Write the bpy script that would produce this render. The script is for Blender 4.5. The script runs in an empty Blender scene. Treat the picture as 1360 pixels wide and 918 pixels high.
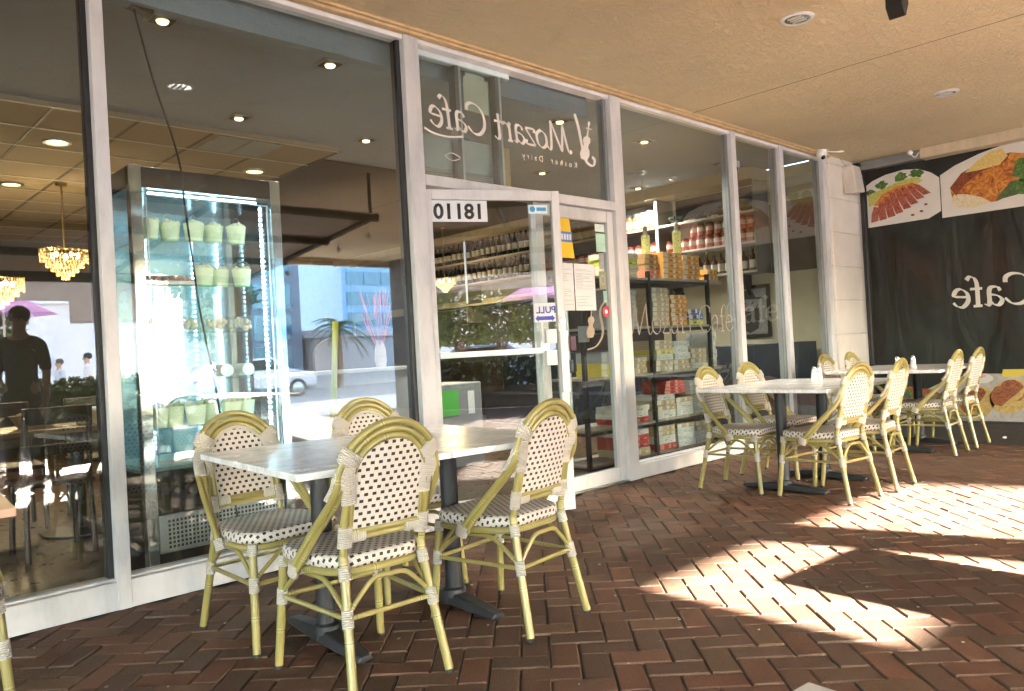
import bpy, bmesh, math, random
from mathutils import Vector, Matrix
random.seed(7)
R = math.radians
sc = bpy.context.scene
COL = sc.collection

# ------------------------------------------------------------------ camera, sky, sun, exposure
cam = bpy.data.cameras.new("camera")
cam.sensor_width = 36.0
cam.lens = 27.44
cam.clip_start = 0.05
cam.clip_end = 1200
co = bpy.data.objects.new("camera", cam)
COL.objects.link(co)
fw = Vector((0.69290801, 0.72100276, 0.00578803))
rt = Vector((0.72017461, -0.69167754, -0.0541361))
up = Vector((0.03502882, -0.04167973, 0.99851679))
m4 = Matrix(((rt.x, up.x, -fw.x, 0), (rt.y, up.y, -fw.y, 0), (rt.z, up.z, -fw.z, 1.10), (0, 0, 0, 1)))
co.matrix_world = m4
sc.camera = co

SUN_EL = R(19.6)
SUN_DIR = Vector((0.262, -1.0, 0)).normalized() * math.cos(SUN_EL) + Vector((0, 0, math.sin(SUN_EL)))   # towards the sun
world = bpy.data.worlds.new("World")
sc.world = world
world.use_nodes = True
wn = world.node_tree
wn.nodes.clear()
sky = wn.nodes.new("ShaderNodeTexSky")
sky.sky_type = 'NISHITA'
sky.sun_disc = False
sky.sun_elevation = SUN_EL
sky.sun_rotation = math.atan2(SUN_DIR.x, SUN_DIR.y)
sky.air_density = 1.0
sky.dust_density = 1.5
bg = wn.nodes.new("ShaderNodeBackground")
bg.inputs[1].default_value = 0.15
wo = wn.nodes.new("ShaderNodeOutputWorld")
wn.links.new(sky.outputs[0], bg.inputs[0])
wn.links.new(bg.outputs[0], wo.inputs[0])

sl = bpy.data.lights.new("sun", 'SUN')
sl.energy = 5.0
sl.angle = R(0.53)
sl.color = (1.0, 0.92, 0.81)
so = bpy.data.objects.new("sun", sl)
so.rotation_euler = (-SUN_DIR).to_track_quat('-Z', 'Y').to_euler()
so.location = (4, -12, 9)
COL.objects.link(so)

sc.view_settings.view_transform = 'Standard'
sc.view_settings.look = 'None'
sc.view_settings.exposure = 5.28
sc.view_settings.gamma = 1.0
sc.view_settings.use_curve_mapping = False
sc.cycles.max_bounces = 10
sc.cycles.diffuse_bounces = 6
sc.cycles.glossy_bounces = 5
sc.cycles.transmission_bounces = 6
sc.cycles.transparent_max_bounces = 24
sc.cycles.sample_clamp_indirect = 6.0
sc.cycles.caustics_reflective = False
sc.cycles.caustics_refractive = False
sc.cycles.use_denoising = True

# ------------------------------------------------------------------ material helpers
class NT:
    def __init__(s, name):
        s.m = bpy.data.materials.new(name)
        s.m.use_nodes = True
        s.t = s.m.node_tree
        s.t.nodes.clear()
        s.out = s.n("ShaderNodeOutputMaterial")
    def n(s, typ, **kw):
        nd = s.t.nodes.new(typ)
        for k, v in kw.items():
            setattr(nd, k, v)
        return nd
    def l(s, a, b):
        s.t.links.new(a, b)
    def put(s, sock, v):
        if isinstance(v, (int, float)):
            sock.default_value = v
        elif isinstance(v, (tuple, list)):
            sock.default_value = tuple(v) + ((1.0,) if len(v) == 3 and sock.type == 'RGBA' else ())
        else:
            s.l(v, sock)
    def math(s, op, a, b=0.0, c=None):
        nd = s.n("ShaderNodeMath", operation=op)
        s.put(nd.inputs[0], a)
        s.put(nd.inputs[1], b)
        if c is not None:
            s.put(nd.inputs[2], c)
        return nd.outputs[0]
    def mix(s, f, a, b):
        nd = s.n("ShaderNodeMix", data_type='RGBA')
        s.put(nd.inputs[0], f)
        s.put(nd.inputs[6], a)
        s.put(nd.inputs[7], b)
        return nd.outputs[2]
    def ramp(s, f, stops, interp='LINEAR'):
        nd = s.n("ShaderNodeValToRGB")
        nd.color_ramp.interpolation = interp
        e = nd.color_ramp.elements
        while len(e) < len(stops):
            e.new(0.5)
        for i, (p, c) in enumerate(stops):
            e[i].position = p
            e[i].color = tuple(c) + (1.0,) if len(c) == 3 else c
        s.l(f, nd.inputs[0])
        return nd.outputs[0]
    def noise(s, scale, detail=4, rough=0.55, co=None, dist=0.0, w=None):
        nd = s.n("ShaderNodeTexNoise")
        nd.inputs['Scale'].default_value = scale
        nd.inputs['Detail'].default_value = detail
        nd.inputs['Roughness'].default_value = rough
        nd.inputs['Distortion'].default_value = dist
        if co is not None:
            s.l(co, nd.inputs['Vector'])
        return nd.outputs[0]
    def coord(s, which='Object'):
        return s.n("ShaderNodeTexCoord").outputs[which]
    def uv(s):
        return s.n("ShaderNodeUVMap", uv_map="UVMap").outputs[0]
    def sep(s, v):
        nd = s.n("ShaderNodeSeparateXYZ")
        s.l(v, nd.inputs[0])
        return nd.outputs
    def scale(s, v, xyz):
        nd = s.n("ShaderNodeMapping")
        nd.inputs['Scale'].default_value = xyz
        s.l(v, nd.inputs[0])
        return nd.outputs[0]
    def bump(s, h, strength=0.3, dist=0.01):
        nd = s.n("ShaderNodeBump")
        nd.inputs['Strength'].default_value = strength
        nd.inputs['Distance'].default_value = dist
        s.l(h, nd.inputs['Height'])
        return nd.outputs[0]
    def bsdf(s, color, rough=0.5, metal=0.0, normal=None, spec=0.5, emit=None, estr=0.0, coat=0.0):
        p = s.n("ShaderNodeBsdfPrincipled")
        s.put(p.inputs['Base Color'], color)
        s.put(p.inputs['Roughness'], rough)
        s.put(p.inputs['Metallic'], metal)
        s.put(p.inputs['Specular IOR Level'], spec)
        if coat:
            p.inputs['Coat Weight'].default_value = coat
            p.inputs['Coat Roughness'].default_value = 0.1
        if normal is not None:
            s.l(normal, p.inputs['Normal'])
        if emit is not None:
            s.put(p.inputs['Emission Color'], emit)
            p.inputs['Emission Strength'].default_value = estr
        s.l(p.outputs[0], s.out.inputs[0])
        return s.m

def plain(name, c, rough=0.5, metal=0.0, var=0.12, nscale=6.0, bump=0.0, bscale=60.0, spec=0.5, coat=0.0):
    """A colour with slight uneven wear."""
    t = NT(name)
    cd = t.coord()
    f = t.noise(nscale, 5, 0.6, cd)
    a = tuple(max(0, x * (1 - var)) for x in c)
    b = tuple(min(1, x * (1 + var)) for x in c)
    colr = t.ramp(f, [(0.3, a), (0.7, b)])
    nm = t.bump(t.noise(bscale, 4, 0.6, cd), bump, 0.01) if bump else None
    f2 = t.noise(nscale * 2.3, 4, 0.6, cd)
    rr = t.math('MULTIPLY_ADD', f2, 0.25, rough - 0.12)
    return t.bsdf(colr, rr, metal, nm, spec, coat=coat)

def emitter(name, c, s, base=(0.8, 0.8, 0.8)):
    t = NT(name)
    return t.bsdf(base, 0.4, emit=c, estr=s)

def glass_mat(name, tint, refl=1.9, dirt=0.02, ior=1.5):
    """Thin pane: clear with a tint, mirror reflections by Fresnel on the face that meets the ray."""
    t = NT(name)
    tr = t.n("ShaderNodeBsdfTransparent")
    tr.inputs[0].default_value = tuple(tint) + (1,)
    gl = t.n("ShaderNodeBsdfGlossy")
    gl.inputs['Roughness'].default_value = 0.0
    gl.inputs['Color'].default_value = (1, 1, 1, 1)
    fr = t.n("ShaderNodeFresnel")
    fr.inputs[0].default_value = ior
    bf = t.n("ShaderNodeNewGeometry").outputs['Backfacing']
    f = t.math('MULTIPLY', t.math('MULTIPLY', fr.outputs[0], refl), t.math('SUBTRACT', 1.0, bf))
    f = t.math('MINIMUM', f, 0.95)
    mx = t.n("ShaderNodeMixShader")
    t.l(f, mx.inputs[0]); t.l(tr.outputs[0], mx.inputs[1]); t.l(gl.outputs[0], mx.inputs[2])
    last = mx.outputs[0]
    if dirt:
        df = t.n("ShaderNodeBsdfDiffuse")
        df.inputs[0].default_value = (0.6, 0.6, 0.58, 1)
        nz = t.noise(1.7, 6, 0.7, t.coord(), 1.5)
        dm = t.math('MULTIPLY', t.ramp(nz, [(0.45, (0, 0, 0)), (0.8, (1, 1, 1))]), dirt * 2)
        m2 = t.n("ShaderNodeMixShader")
        t.l(dm, m2.inputs[0]); t.l(last, m2.inputs[1]); t.l(df.outputs[0], m2.inputs[2])
        last = m2.outputs[0]
    t.l(last, t.out.inputs[0])
    return t.m

def translucent_mat(name, c, f=0.4):
    t = NT(name)
    d = t.n("ShaderNodeBsdfDiffuse"); d.inputs[0].default_value = tuple(c) + (1,)
    tl = t.n("ShaderNodeBsdfTranslucent"); tl.inputs[0].default_value = tuple(c) + (1,)
    mx = t.n("ShaderNodeMixShader"); mx.inputs[0].default_value = f
    t.l(d.outputs[0], mx.inputs[1]); t.l(tl.outputs[0], mx.inputs[2]); t.l(mx.outputs[0], t.out.inputs[0])
    return t.m

# ------------------------------------------------------------------ mesh helpers
class MB:
    def __init__(s):
        s.v = []; s.f = []; s.uv = []; s.mi = []; s.cur = 0
    def face(s, idx, uvs=None):
        s.f.append(tuple(idx)); s.mi.append(s.cur)
        s.uv.append(uvs if uvs else [(s.v[i][0] + s.v[i][1] * 0.37, s.v[i][2] + s.v[i][1] * 0.31) for i in idx])
    def box(s, lo, hi, mat=None):
        x0, y0, z0 = lo; x1, y1, z1 = hi
        b = len(s.v)
        pts = [(x0, y0, z0), (x1, y0, z0), (x1, y1, z0), (x0, y1, z0), (x0, y0, z1), (x1, y0, z1), (x1, y1, z1), (x0, y1, z1)]
        if mat is not None:
            pts = [tuple(mat @ Vector(q)) for q in pts]
        s.v += pts
        for q in ((0, 3, 2, 1), (4, 5, 6, 7), (0, 1, 5, 4), (1, 2, 6, 5), (2, 3, 7, 6), (3, 0, 4, 7)):
            s.face([b + i for i in q])
        return s
    def cbox(s, c, size, mat=None):
        return s.box([c[i] - size[i] / 2 for i in range(3)], [c[i] + size[i] / 2 for i in range(3)], mat)
    def tube(s, path, r, seg=10, caps=True, closed=False, flat=None):
        """Swept tube; r a number or list; flat=(normal Vector, ratio) makes it elliptical: full r along the normal's cross direction, r*ratio along the normal."""
        P = [Vector(p) for p in path]
        n = len(P)
        rr = r if isinstance(r, (list, tuple)) else [r] * n
        T = []
        for i in range(n):
            if closed:
                d = P[(i + 1) % n] - P[i - 1]
            else:
                d = P[min(i + 1, n - 1)] - P[max(i - 1, 0)]
            T.append(d.normalized() if d.length > 1e-9 else Vector((0, 0, 1)))
        ref = Vector((0, 0, 1)) if abs(T[0].z) < 0.9 else Vector((0, 1, 0))
        N = (ref - T[0] * ref.dot(T[0])).normalized()
        base = len(s.v); L = 0.0; Ls = []
        for i in range(n):
            if i:
                N = (N - T[i] * N.dot(T[i]))
                N = N.normalized() if N.length > 1e-6 else T[i].orthogonal().normalized()
                L += (P[i] - P[i - 1]).length
            Ls.append(L)
            if flat:
                fn = (flat[0] - T[i] * flat[0].dot(T[i])).normalized()
                bn = T[i].cross(fn)
                A, B, ra, rb = bn, fn, rr[i], rr[i] * flat[1]
            else:
                A, B, ra, rb = N, T[i].cross(N), rr[i], rr[i]
            for k in range(seg):
                a = 2 * math.pi * k / seg
                s.v.append(tuple(P[i] + A * (ra * math.cos(a)) + B * (rb * math.sin(a))))
        m = n if closed else n - 1
        for i in range(m):
            j = (i + 1) % n
            v0 = Ls[i]; v1 = Ls[j] if j else Ls[i] + (P[0] - P[i]).length
            for k in range(seg):
                k2 = (k + 1) % seg
                s.face([base + i * seg + k, base + i * seg + k2, base + j * seg + k2, base + j * seg + k],
                       [(k / seg, v0), ((k + 1) / seg, v0), ((k + 1) / seg, v1), (k / seg, v1)])
        if caps and not closed:
            s.face([base + k for k in reversed(range(seg))], [(0.5, 0)] * seg)
            s.face([base + (n - 1) * seg + k for k in range(seg)], [(0.5, L)] * seg)
        return s
    def cyl(s, p0, p1, r0, r1=None, seg=20):
        return s.tube([p0, p1], [r0, r0 if r1 is None else r1], seg)
    def lathe(s, prof, c=(0, 0, 0), seg=20, squash=1.0):
        """prof: list of (r, z) bottom to top."""
        base = len(s.v)
        for r_, z in prof:
            for k in range(seg):
                a = 2 * math.pi * k / seg
                s.v.append((c[0] + r_ * math.cos(a), c[1] + r_ * math.sin(a) * squash, c[2] + z))
        for i in range(len(prof) - 1):
            for k in range(seg):
                k2 = (k + 1) % seg
                s.face([base + i * seg + k, base + i * seg + k2, base + (i + 1) * seg + k2, base + (i + 1) * seg + k],
                       [(k / seg, prof[i][1]), ((k + 1) / seg, prof[i][1]), ((k + 1) / seg, prof[i + 1][1]), (k / seg, prof[i + 1][1])])
        if prof[0][0] > 1e-4:
            s.face([base + k for k in reversed(range(seg))])
        if prof[-1][0] > 1e-4:
            s.face([base + (len(prof) - 1) * seg + k for k in range(seg)])
        return s
    def prism(s, poly, o, ux, uy, th):
        """Polygon (2D) in the plane o + a*ux + b*uy, extruded by th (Vector)."""
        o = Vector(o); ux = Vector(ux); uy = Vector(uy); th = Vector(th)
        b = len(s.v); n = len(poly)
        for a, c in poly:
            s.v.append(tuple(o + ux * a + uy * c))
        for a, c in poly:
            s.v.append(tuple(o + ux * a + uy * c + th))
        s.face(list(range(b, b + n)), [tuple(q) for q in poly])
        s.face([b + n + i for i in reversed(range(n))], [tuple(q) for q in reversed(poly)])
        for i in range(n):
            j = (i + 1) % n
            s.face([b + j, b + i, b + n + i, b + n + j])
        return s
    def sphere(s, c, r, seg=16, rings=10, sx=1, sy=1, sz=1):
        prof = []
        for i in range(rings + 1):
            a = -math.pi / 2 + math.pi * i / rings
            prof.append((max(r * math.cos(a), 1e-5), r * math.sin(a)))
        base = len(s.v)
        s.lathe(prof, (0, 0, 0), seg)
        for i in range(base, len(s.v)):
            x, y, z = s.v[i]
            s.v[i] = (c[0] + x * sx, c[1] + y * sy, c[2] + z * sz)
        return s
    def build(s, name, mat, parent=None, smooth=35, bevel=0.0, bseg=2):
        me = bpy.data.meshes.new(name)
        me.from_pydata(s.v, [], s.f)
        uvl = me.uv_layers.new(name="UVMap")
        flat = [c for u in s.uv for q in u for c in q[:2]]
        uvl.data.foreach_set("uv", flat)
        mats = mat if isinstance(mat, (list, tuple)) else [mat]
        for q in mats:
            me.materials.append(q)
        if len(mats) > 1:
            me.polygons.foreach_set("material_index", s.mi)
        bm = bmesh.new(); bm.from_mesh(me)
        bmesh.ops.recalc_face_normals(bm, faces=bm.faces)
        bm.to_mesh(me); bm.free()
        if smooth:
            me.polygons.foreach_set("use_smooth", [True] * len(me.polygons))
            me.set_sharp_from_angle(angle=R(smooth))
        o = bpy.data.objects.new(name, me)
        COL.objects.link(o)
        if parent is not None:
            o.parent = parent
        if bevel:
            md = o.modifiers.new("edge", 'BEVEL')
            md.width = bevel; md.segments = bseg; md.limit_method = 'ANGLE'; md.angle_limit = R(40)
        return o

def tag(o, label=None, cat=None, group=None, kind=None):
    if label: o['label'] = label
    if cat: o['category'] = cat
    if group: o['group'] = group
    if kind: o['kind'] = kind
    return o

def empty(name, label, cat, loc=(0, 0, 0), rz=0.0, group=None):
    o = bpy.data.objects.new(name, None)
    o.empty_display_size = 0.1
    COL.objects.link(o)
    o.location = loc
    o.rotation_euler = (0, 0, rz)
    return tag(o, label, cat, group)

def copy_tree(o, parent=None):
    kids = list(o.children)
    c = o.copy()
    COL.objects.link(c)
    if parent is not None:
        c.parent = parent
    for k in kids:
        copy_tree(k, c)
    return c

def smoothpath(pts, sub=8, closed=False):
    """Catmull-Rom through pts."""
    P = [Vector(p) for p in pts]
    out = []
    n = len(P)
    rng = range(n) if closed else range(n - 1)
    for i in rng:
        if closed:
            p0, p1, p2, p3 = P[i - 1], P[i], P[(i + 1) % n], P[(i + 2) % n]
        else:
            p0, p1, p2, p3 = P[max(i - 1, 0)], P[i], P[i + 1], P[min(i + 2, n - 1)]
        for k in range(sub):
            t = k / sub
            out.append(0.5 * ((2 * p1) + (p2 - p0) * t + (2 * p0 - 5 * p1 + 4 * p2 - p3) * t * t + (3 * p1 - p0 - 3 * p2 + p3) * t ** 3))
    if not closed:
        out.append(P[-1])
    return out

# ------------------------------------------------------------------ lettering (pen-stroke letters and plain font letters, as thin real meshes)
def nib(strokes, w=0.16, angle=28, thin=0.22):
    """Strokes (lists of 2D points) to quads drawn with a broad pen: returns [(4 points)]."""
    quads = []
    a = R(angle)
    for st in strokes:
        pts = [Vector((q[0], q[1], 0)) for q in st]
        path = smoothpath(pts, 10) if len(pts) > 2 else [pts[0].lerp(pts[1], i / 6) for i in range(7)]
        prev = None
        for i, p in enumerate(path):
            d = path[min(i + 1, len(path) - 1)] - path[max(i - 1, 0)]
            if d.length < 1e-9:
                continue
            d.normalize()
            th = math.atan2(d.y, d.x)
            ww = w * (thin + (1 - thin) * abs(math.sin(th - a)))
            nrm = Vector((-d.y, d.x, 0)) * ww * 0.5
            cur = (p + nrm, p - nrm)
            if prev is not None:
                quads.append((prev[0], prev[1], cur[1], cur[0]))
            prev = cur
    return quads

GLYPH = {   # each: (width, strokes) on a 1-high capital scale, x-height 0.62
    'M': (1.30, [[(0.02, 0.10), (0.10, 0.0), (0.2, 0.1), (0.30, 0.55), (0.38, 1.02)], [(0.38, 1.02), (0.46, 0.5), (0.56, 0.0)], [(0.56, 0.0), (0.80, 0.55), (1.02, 1.05)], [(1.02, 1.05), (1.06, 0.5), (1.12, 0.08), (1.22, 0.0), (1.32, 0.10)]]),
    'o': (0.60, [[(0.30, 0.62), (0.08, 0.48), (0.06, 0.16), (0.28, 0.0), (0.50, 0.14), (0.52, 0.46), (0.30, 0.62)]]),
    'z': (0.54, [[(0.06, 0.46), (0.07, 0.59), (0.48, 0.59)], [(0.48, 0.59), (0.05, 0.03)], [(0.05, 0.03), (0.46, 0.03), (0.49, 0.18)]]),
    'a': (0.60, [[(0.10, 0.47), (0.18, 0.60), (0.36, 0.61), (0.43, 0.48), (0.43, 0.14), (0.47, 0.02), (0.58, 0.06)], [(0.43, 0.38), (0.18, 0.31), (0.06, 0.16), (0.15, 0.01), (0.30, 0.03), (0.43, 0.17)]]),
    'r': (0.46, [[(0.04, 0.58), (0.14, 0.60), (0.15, 0.3), (0.15, 0.0)], [(0.15, 0.40), (0.26, 0.58), (0.40, 0.60), (0.44, 0.52)], [(0.04, 0.01), (0.28, 0.01)]]),
    't': (0.44, [[(0.18, 0.86), (0.18, 0.4), (0.20, 0.06), (0.32, 0.0), (0.42, 0.08)], [(0.03, 0.60), (0.38, 0.60)]]),
    'C': (0.86, [[(0.80, 0.74), (0.77, 0.92), (0.56, 1.01), (0.26, 0.92), (0.07, 0.62), (0.10, 0.26), (0.34, 0.02), (0.62, 0.02), (0.83, 0.22)]]),
    'f': (0.42, [[(0.50, 0.92), (0.40, 1.02), (0.26, 0.96), (0.19, 0.76), (0.18, 0.4), (0.18, 0.01)], [(0.03, 0.60), (0.40, 0.60)], [(0.05, 0.01), (0.32, 0.01)]]),
    'e': (0.56, [[(0.08, 0.34), (0.30, 0.36), (0.49, 0.40), (0.42, 0.58), (0.26, 0.62), (0.08, 0.46), (0.06, 0.20), (0.22, 0.01), (0.40, 0.04), (0.52, 0.17)]]),
    ' ': (0.34, []),
}
def script_text(txt, slant=0.0, w=0.13):
    x = 0.0; quads = []
    for ch in txt:
        wd, st = GLYPH[ch]
        for q in nib(st, w):
            quads.append([(p.x + x + p.y * slant, p.y) for p in q])
        x += wd
    return quads, x

def quads_mesh(quads, o, ux, uy, th, scale, name, mat, parent, mirror=False, total=0.0):
    mb = MB()
    for i, q in enumerate(quads):
        poly = [((total - p[0] if mirror else p[0]) * scale, p[1] * scale) for p in q]
        mb.prism(poly, Vector(o) + Vector(th) * (0.15 * (i % 5)), ux, uy, th)
    return mb.build(name, mat, parent, smooth=0)

def font_mesh(txt, o, ux, uy, th, size, name, mat, parent, mirror=False, bold=0.0, spacing=1.0, align='LEFT'):
    cu = bpy.data.curves.new("txt", 'FONT')
    cu.body = txt; cu.size = size; cu.offset = bold; cu.space_character = spacing; cu.align_x = align
    cu.resolution_u = 3
    tmp = bpy.data.objects.new("txt", cu)
    COL.objects.link(tmp)
    dg = bpy.context.evaluated_depsgraph_get()
    me = bpy.data.meshes.new_from_object(tmp.evaluated_get(dg))
    bpy.data.objects.remove(tmp)
    bpy.data.curves.remove(cu)
    w = max((v.co.x for v in me.vertices), default=0)
    o = Vector(o); ux = Vector(ux); uy = Vector(uy); th = Vector(th)
    for v in me.vertices:
        x = (w - v.co.x) if mirror else v.co.x
        v.co = o + ux * x + uy * v.co.y + th
    me.materials.clear()
    me.materials.append(mat)
    me.name = name
    ob = bpy.data.objects.new(name, me)
    COL.objects.link(ob)
    if parent is not None:
        ob.parent = parent
    md = ob.modifiers.new("thick", 'SOLIDIFY'); md.thickness = 0.0008; md.offset = 0
    return ob

# ------------------------------------------------------------------ materials
def paver_mat():
    t = NT("brick_paver")
    at = t.n("ShaderNodeVertexColor", layer_name="tone").outputs[0]
    cd = t.coord()
    n1 = t.noise(55, 6, 0.7, cd)
    n2 = t.noise(3.0, 5, 0.6, cd)
    c = t.mix(t.ramp(n1, [(0.35, (0, 0, 0)), (0.75, (0.55, 0.55, 0.55))]), at, (0.13, 0.085, 0.060))
    c = t.mix(t.ramp(n2, [(0.42, (0, 0, 0)), (0.68, (0.5, 0.5, 0.5))]), c, (0.125, 0.085, 0.062))
    st = t.noise(1.4, 7, 0.72, cd, 1.5)
    c = t.mix(t.ramp(st, [(0.56, (0, 0, 0)), (0.70, (0.55, 0.55, 0.55))]), c, (0.075, 0.052, 0.042))
    n4 = t.noise(130, 4, 0.7, cd)
    c = t.mix(t.ramp(n4, [(0.62, (0, 0, 0)), (0.78, (0.6, 0.6, 0.6))]), c, (0.24, 0.17, 0.12))
    n3 = t.noise(230, 4, 0.7, cd)
    c = t.mix(t.ramp(n3, [(0.40, (0.55, 0.55, 0.55)), (0.58, (0, 0, 0))]), c, (0.045, 0.030, 0.024))
    h = t.math('ADD', t.math('MULTIPLY', n1, 0.7), t.math('MULTIPLY', n3, 0.3))
    rr = t.math('MULTIPLY_ADD', n2, 0.35, 0.52)
    return t.bsdf(c, rr, normal=t.bump(h, 0.8, 0.005), spec=0.16)

def bamboo_mat():
    t = NT("bamboo_look_tube")
    u = t.uv(); x, y, z = t.sep(u)
    cd = t.coord()
    n = t.noise(18, 4, 0.6, cd)
    st = t.noise(1.0, 3, 0.6, t.scale(u, (26, 5, 1)))
    c = t.ramp(st, [(0.3, (0.225, 0.190, 0.058)), (0.55, (0.305, 0.263, 0.090)), (0.8, (0.39, 0.35, 0.150))])
    c = t.mix(t.ramp(n, [(0.45, (0, 0, 0)), (0.8, (0.6, 0.6, 0.6))]), c, (0.26, 0.215, 0.062))
    fr = t.math('FRACT', t.math('ADD', t.math('MULTIPLY', y, 4.1), 0.37))
    d = t.math('ABSOLUTE', t.math('SUBTRACT', fr, 0.5))
    ring = t.math('LESS_THAN', d, 0.0075)
    halo = t.math('LESS_THAN', d, 0.03)
    c = t.mix(t.math('MULTIPLY', halo, 0.22), c, (0.62, 0.58, 0.30))
    c = t.mix(t.math('MULTIPLY', ring, 0.8), c, (0.13, 0.10, 0.03))
    return t.bsdf(c, 0.36, spec=0.5, coat=0.3, normal=t.bump(ring, 0.5, -0.002))

def wrap_mat():
    t = NT("cream_cord_binding")
    x, y, z = t.sep(t.uv())
    s = t.math('SINE', t.math('MULTIPLY', y, 2 * math.pi / 0.0068))
    n = t.noise(30, 3, 0.5, t.coord())
    c = t.mix(t.math('MULTIPLY_ADD', s, 0.25, 0.25), (0.68, 0.645, 0.595), (0.48, 0.44, 0.39))
    c = t.mix(t.math('MULTIPLY', n, 0.25), c, (0.56, 0.49, 0.37))
    return t.bsdf(c, 0.45, normal=t.bump(s, 0.9, 0.0025))

def weave_mat(name, p=0.0295, q=0.0208, sq=0.47):
    """Cream cane weave with staggered dark squares, from UVs in metres."""
    t = NT(name)
    x, y, z = t.sep(t.uv())
    row = t.math('FLOOR', t.math('DIVIDE', y, q))
    odd = t.math('FLOORED_MODULO', row, 2.0)
    fx = t.math('FLOORED_MODULO', t.math('ADD', t.math('DIVIDE', x, p), t.math('MULTIPLY', odd, 0.5)), 1.0)
    fy = t.math('FLOORED_MODULO', t.math('DIVIDE', y, q), 1.0)
    ax = t.math('ABSOLUTE', t.math('SUBTRACT', fx, 0.5))
    ay = t.math('ABSOLUTE', t.math('SUBTRACT', fy, 0.5))
    dark = t.math('MULTIPLY', t.math('LESS_THAN', ax, sq * 0.5), t.math('LESS_THAN', ay, 0.25))
    gx = t.math('ABSOLUTE', t.math('SUBTRACT', t.math('FLOORED_MODULO', t.math('DIVIDE', x, p / 2), 1.0), 0.5))
    gy = t.math('ABSOLUTE', t.math('SUBTRACT', t.math('FLOORED_MODULO', t.math('DIVIDE', y, q / 2), 1.0), 0.5))
    line = t.math('MAXIMUM', t.math('MULTIPLY', t.math('GREATER_THAN', gx, 0.43), 0.55), t.math('MULTIPLY', t.math('GREATER_THAN', gy, 0.44), 0.7))
    n = t.noise(40, 3, 0.5, t.coord())
    c = t.mix(t.math('MULTIPLY', n, 0.35), (0.62, 0.575, 0.53), (0.54, 0.485, 0.43))
    c = t.mix(t.math('MULTIPLY', line, 0.55), c, (0.42, 0.33, 0.25))  # gaps between strands darkened in the colour as shading
    c = t.mix(dark, c, (0.012, 0.011, 0.012))
    h1 = t.math('SINE', t.math('MULTIPLY', x, 4 * math.pi / p))
    h = t.math('SUBTRACT', t.math('MULTIPLY', h1, 0.35), t.math('ADD', t.math('MULTIPLY', line, 0.6), t.math('MULTIPLY', dark, 0.7)))
    return t.bsdf(c, 0.48, normal=t.bump(h, 0.6, 0.0025))

def marble_mat():
    t = NT("white_veined_marble")
    cd = t.coord()
    n = t.noise(2.2, 8, 0.62, t.scale(cd, (1.0, 1.7, 1.0)), 2.2)
    v = t.math('ABSOLUTE', t.math('SUBTRACT', n, 0.5))
    c = t.ramp(v, [(0.0, (0.60, 0.60, 0.61)), (0.025, (0.75, 0.755, 0.765)), (0.08, (0.83, 0.835, 0.845))])
    n2 = t.noise(5, 5, 0.6, cd)
    c = t.mix(t.math('MULTIPLY', n2, 0.25), c, (0.66, 0.66, 0.67))
    return t.bsdf(c, t.math('MULTIPLY_ADD', t.noise(3, 6, 0.7, cd, 1.0), 0.35, 0.06), spec=0.5)

def stucco_mat(name, c, strength=0.55, rough=0.85):
    """Knock-down plaster: flat islands with worm-like ridges."""
    t = NT(name)
    cd = t.coord()
    n = t.noise(14, 8, 0.68, t.scale(cd, (0.6, 1.5, 1.0)), 1.3)
    n2 = t.noise(70, 4, 0.6, cd)
    h = t.ramp(n, [(0.42, (0, 0, 0)), (0.50, (0.7, 0.7, 0.7)), (0.62, (1, 1, 1))])
    big = t.noise(0.55, 4, 0.55, cd)
    col = t.ramp(big, [(0.3, tuple(x * 0.86 for x in c)), (0.7, tuple(min(1, x * 1.06) for x in c))])
    stain = t.noise(1.3, 6, 0.7, cd, 2.0)
    col = t.mix(t.ramp(stain, [(0.60, (0, 0, 0)), (0.72, (0.35, 0.35, 0.35))]), col, tuple(x * 0.62 for x in c))
    hh = t.math('ADD', h, t.math('MULTIPLY', n2, 0.3))
    # fine straight cracks along the boards
    return t.bsdf(col, rough, normal=t.bump(hh, strength, 0.03), spec=0.25)

def painted_metal(name, c, wear=0.5):
    """Old white paint: grime streaks and small chips."""
    t = NT(name)
    cd = t.coord()
    g = t.noise(7, 6, 0.7, t.scale(cd, (1, 1, 0.28)))
    chips = t.noise(38, 5, 0.7, cd)
    col = t.mix(t.ramp(g, [(0.45, (0, 0, 0)), (0.85, (wear, wear, wear))]), c, tuple(x * 0.62 for x in c))
    ch = t.ramp(chips, [(0.67, (0, 0, 0)), (0.70, (1, 1, 1))])
    col = t.mix(t.math('MULTIPLY', ch, 0.6 * wear), col, (0.30, 0.24, 0.19))
    return t.bsdf(col, 0.42, normal=t.bump(g, 0.12, 0.004))

M = {}
M['paver'] = paver_mat()
M['bamboo'] = bamboo_mat()
M['wrap'] = wrap_mat()
M['weave'] = weave_mat("cane_weave_back")
M['weave_seat'] = weave_mat("cane_weave_seat", 0.0295, 0.0215, 0.47)
M['marble'] = marble_mat()
M['soffit'] = stucco_mat("tan_stucco", (0.95, 0.80, 0.53), 0.72)
M['grey_stucco'] = stucco_mat("grey_stucco", (0.42, 0.475, 0.53), 0.5)
M['white_paint'] = painted_metal("aged_white_paint", (0.61, 0.61, 0.63), 0.9)
M['white_trim'] = plain("white_trim", (0.78, 0.78, 0.78), 0.4)
M['tan_trim'] = plain("tan_trim", (0.62, 0.44, 0.24), 0.6, var=0.18, nscale=12)
M['dark_rubber'] = plain("black_gasket", (0.02, 0.02, 0.022), 0.5)
M['grey_alu'] = plain("grey_aluminium", (0.30, 0.31, 0.32), 0.35, 0.6)
M['black_iron'] = plain("black_cast_iron", (0.018, 0.019, 0.022), 0.45, bump=0.25, bscale=160)
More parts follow.
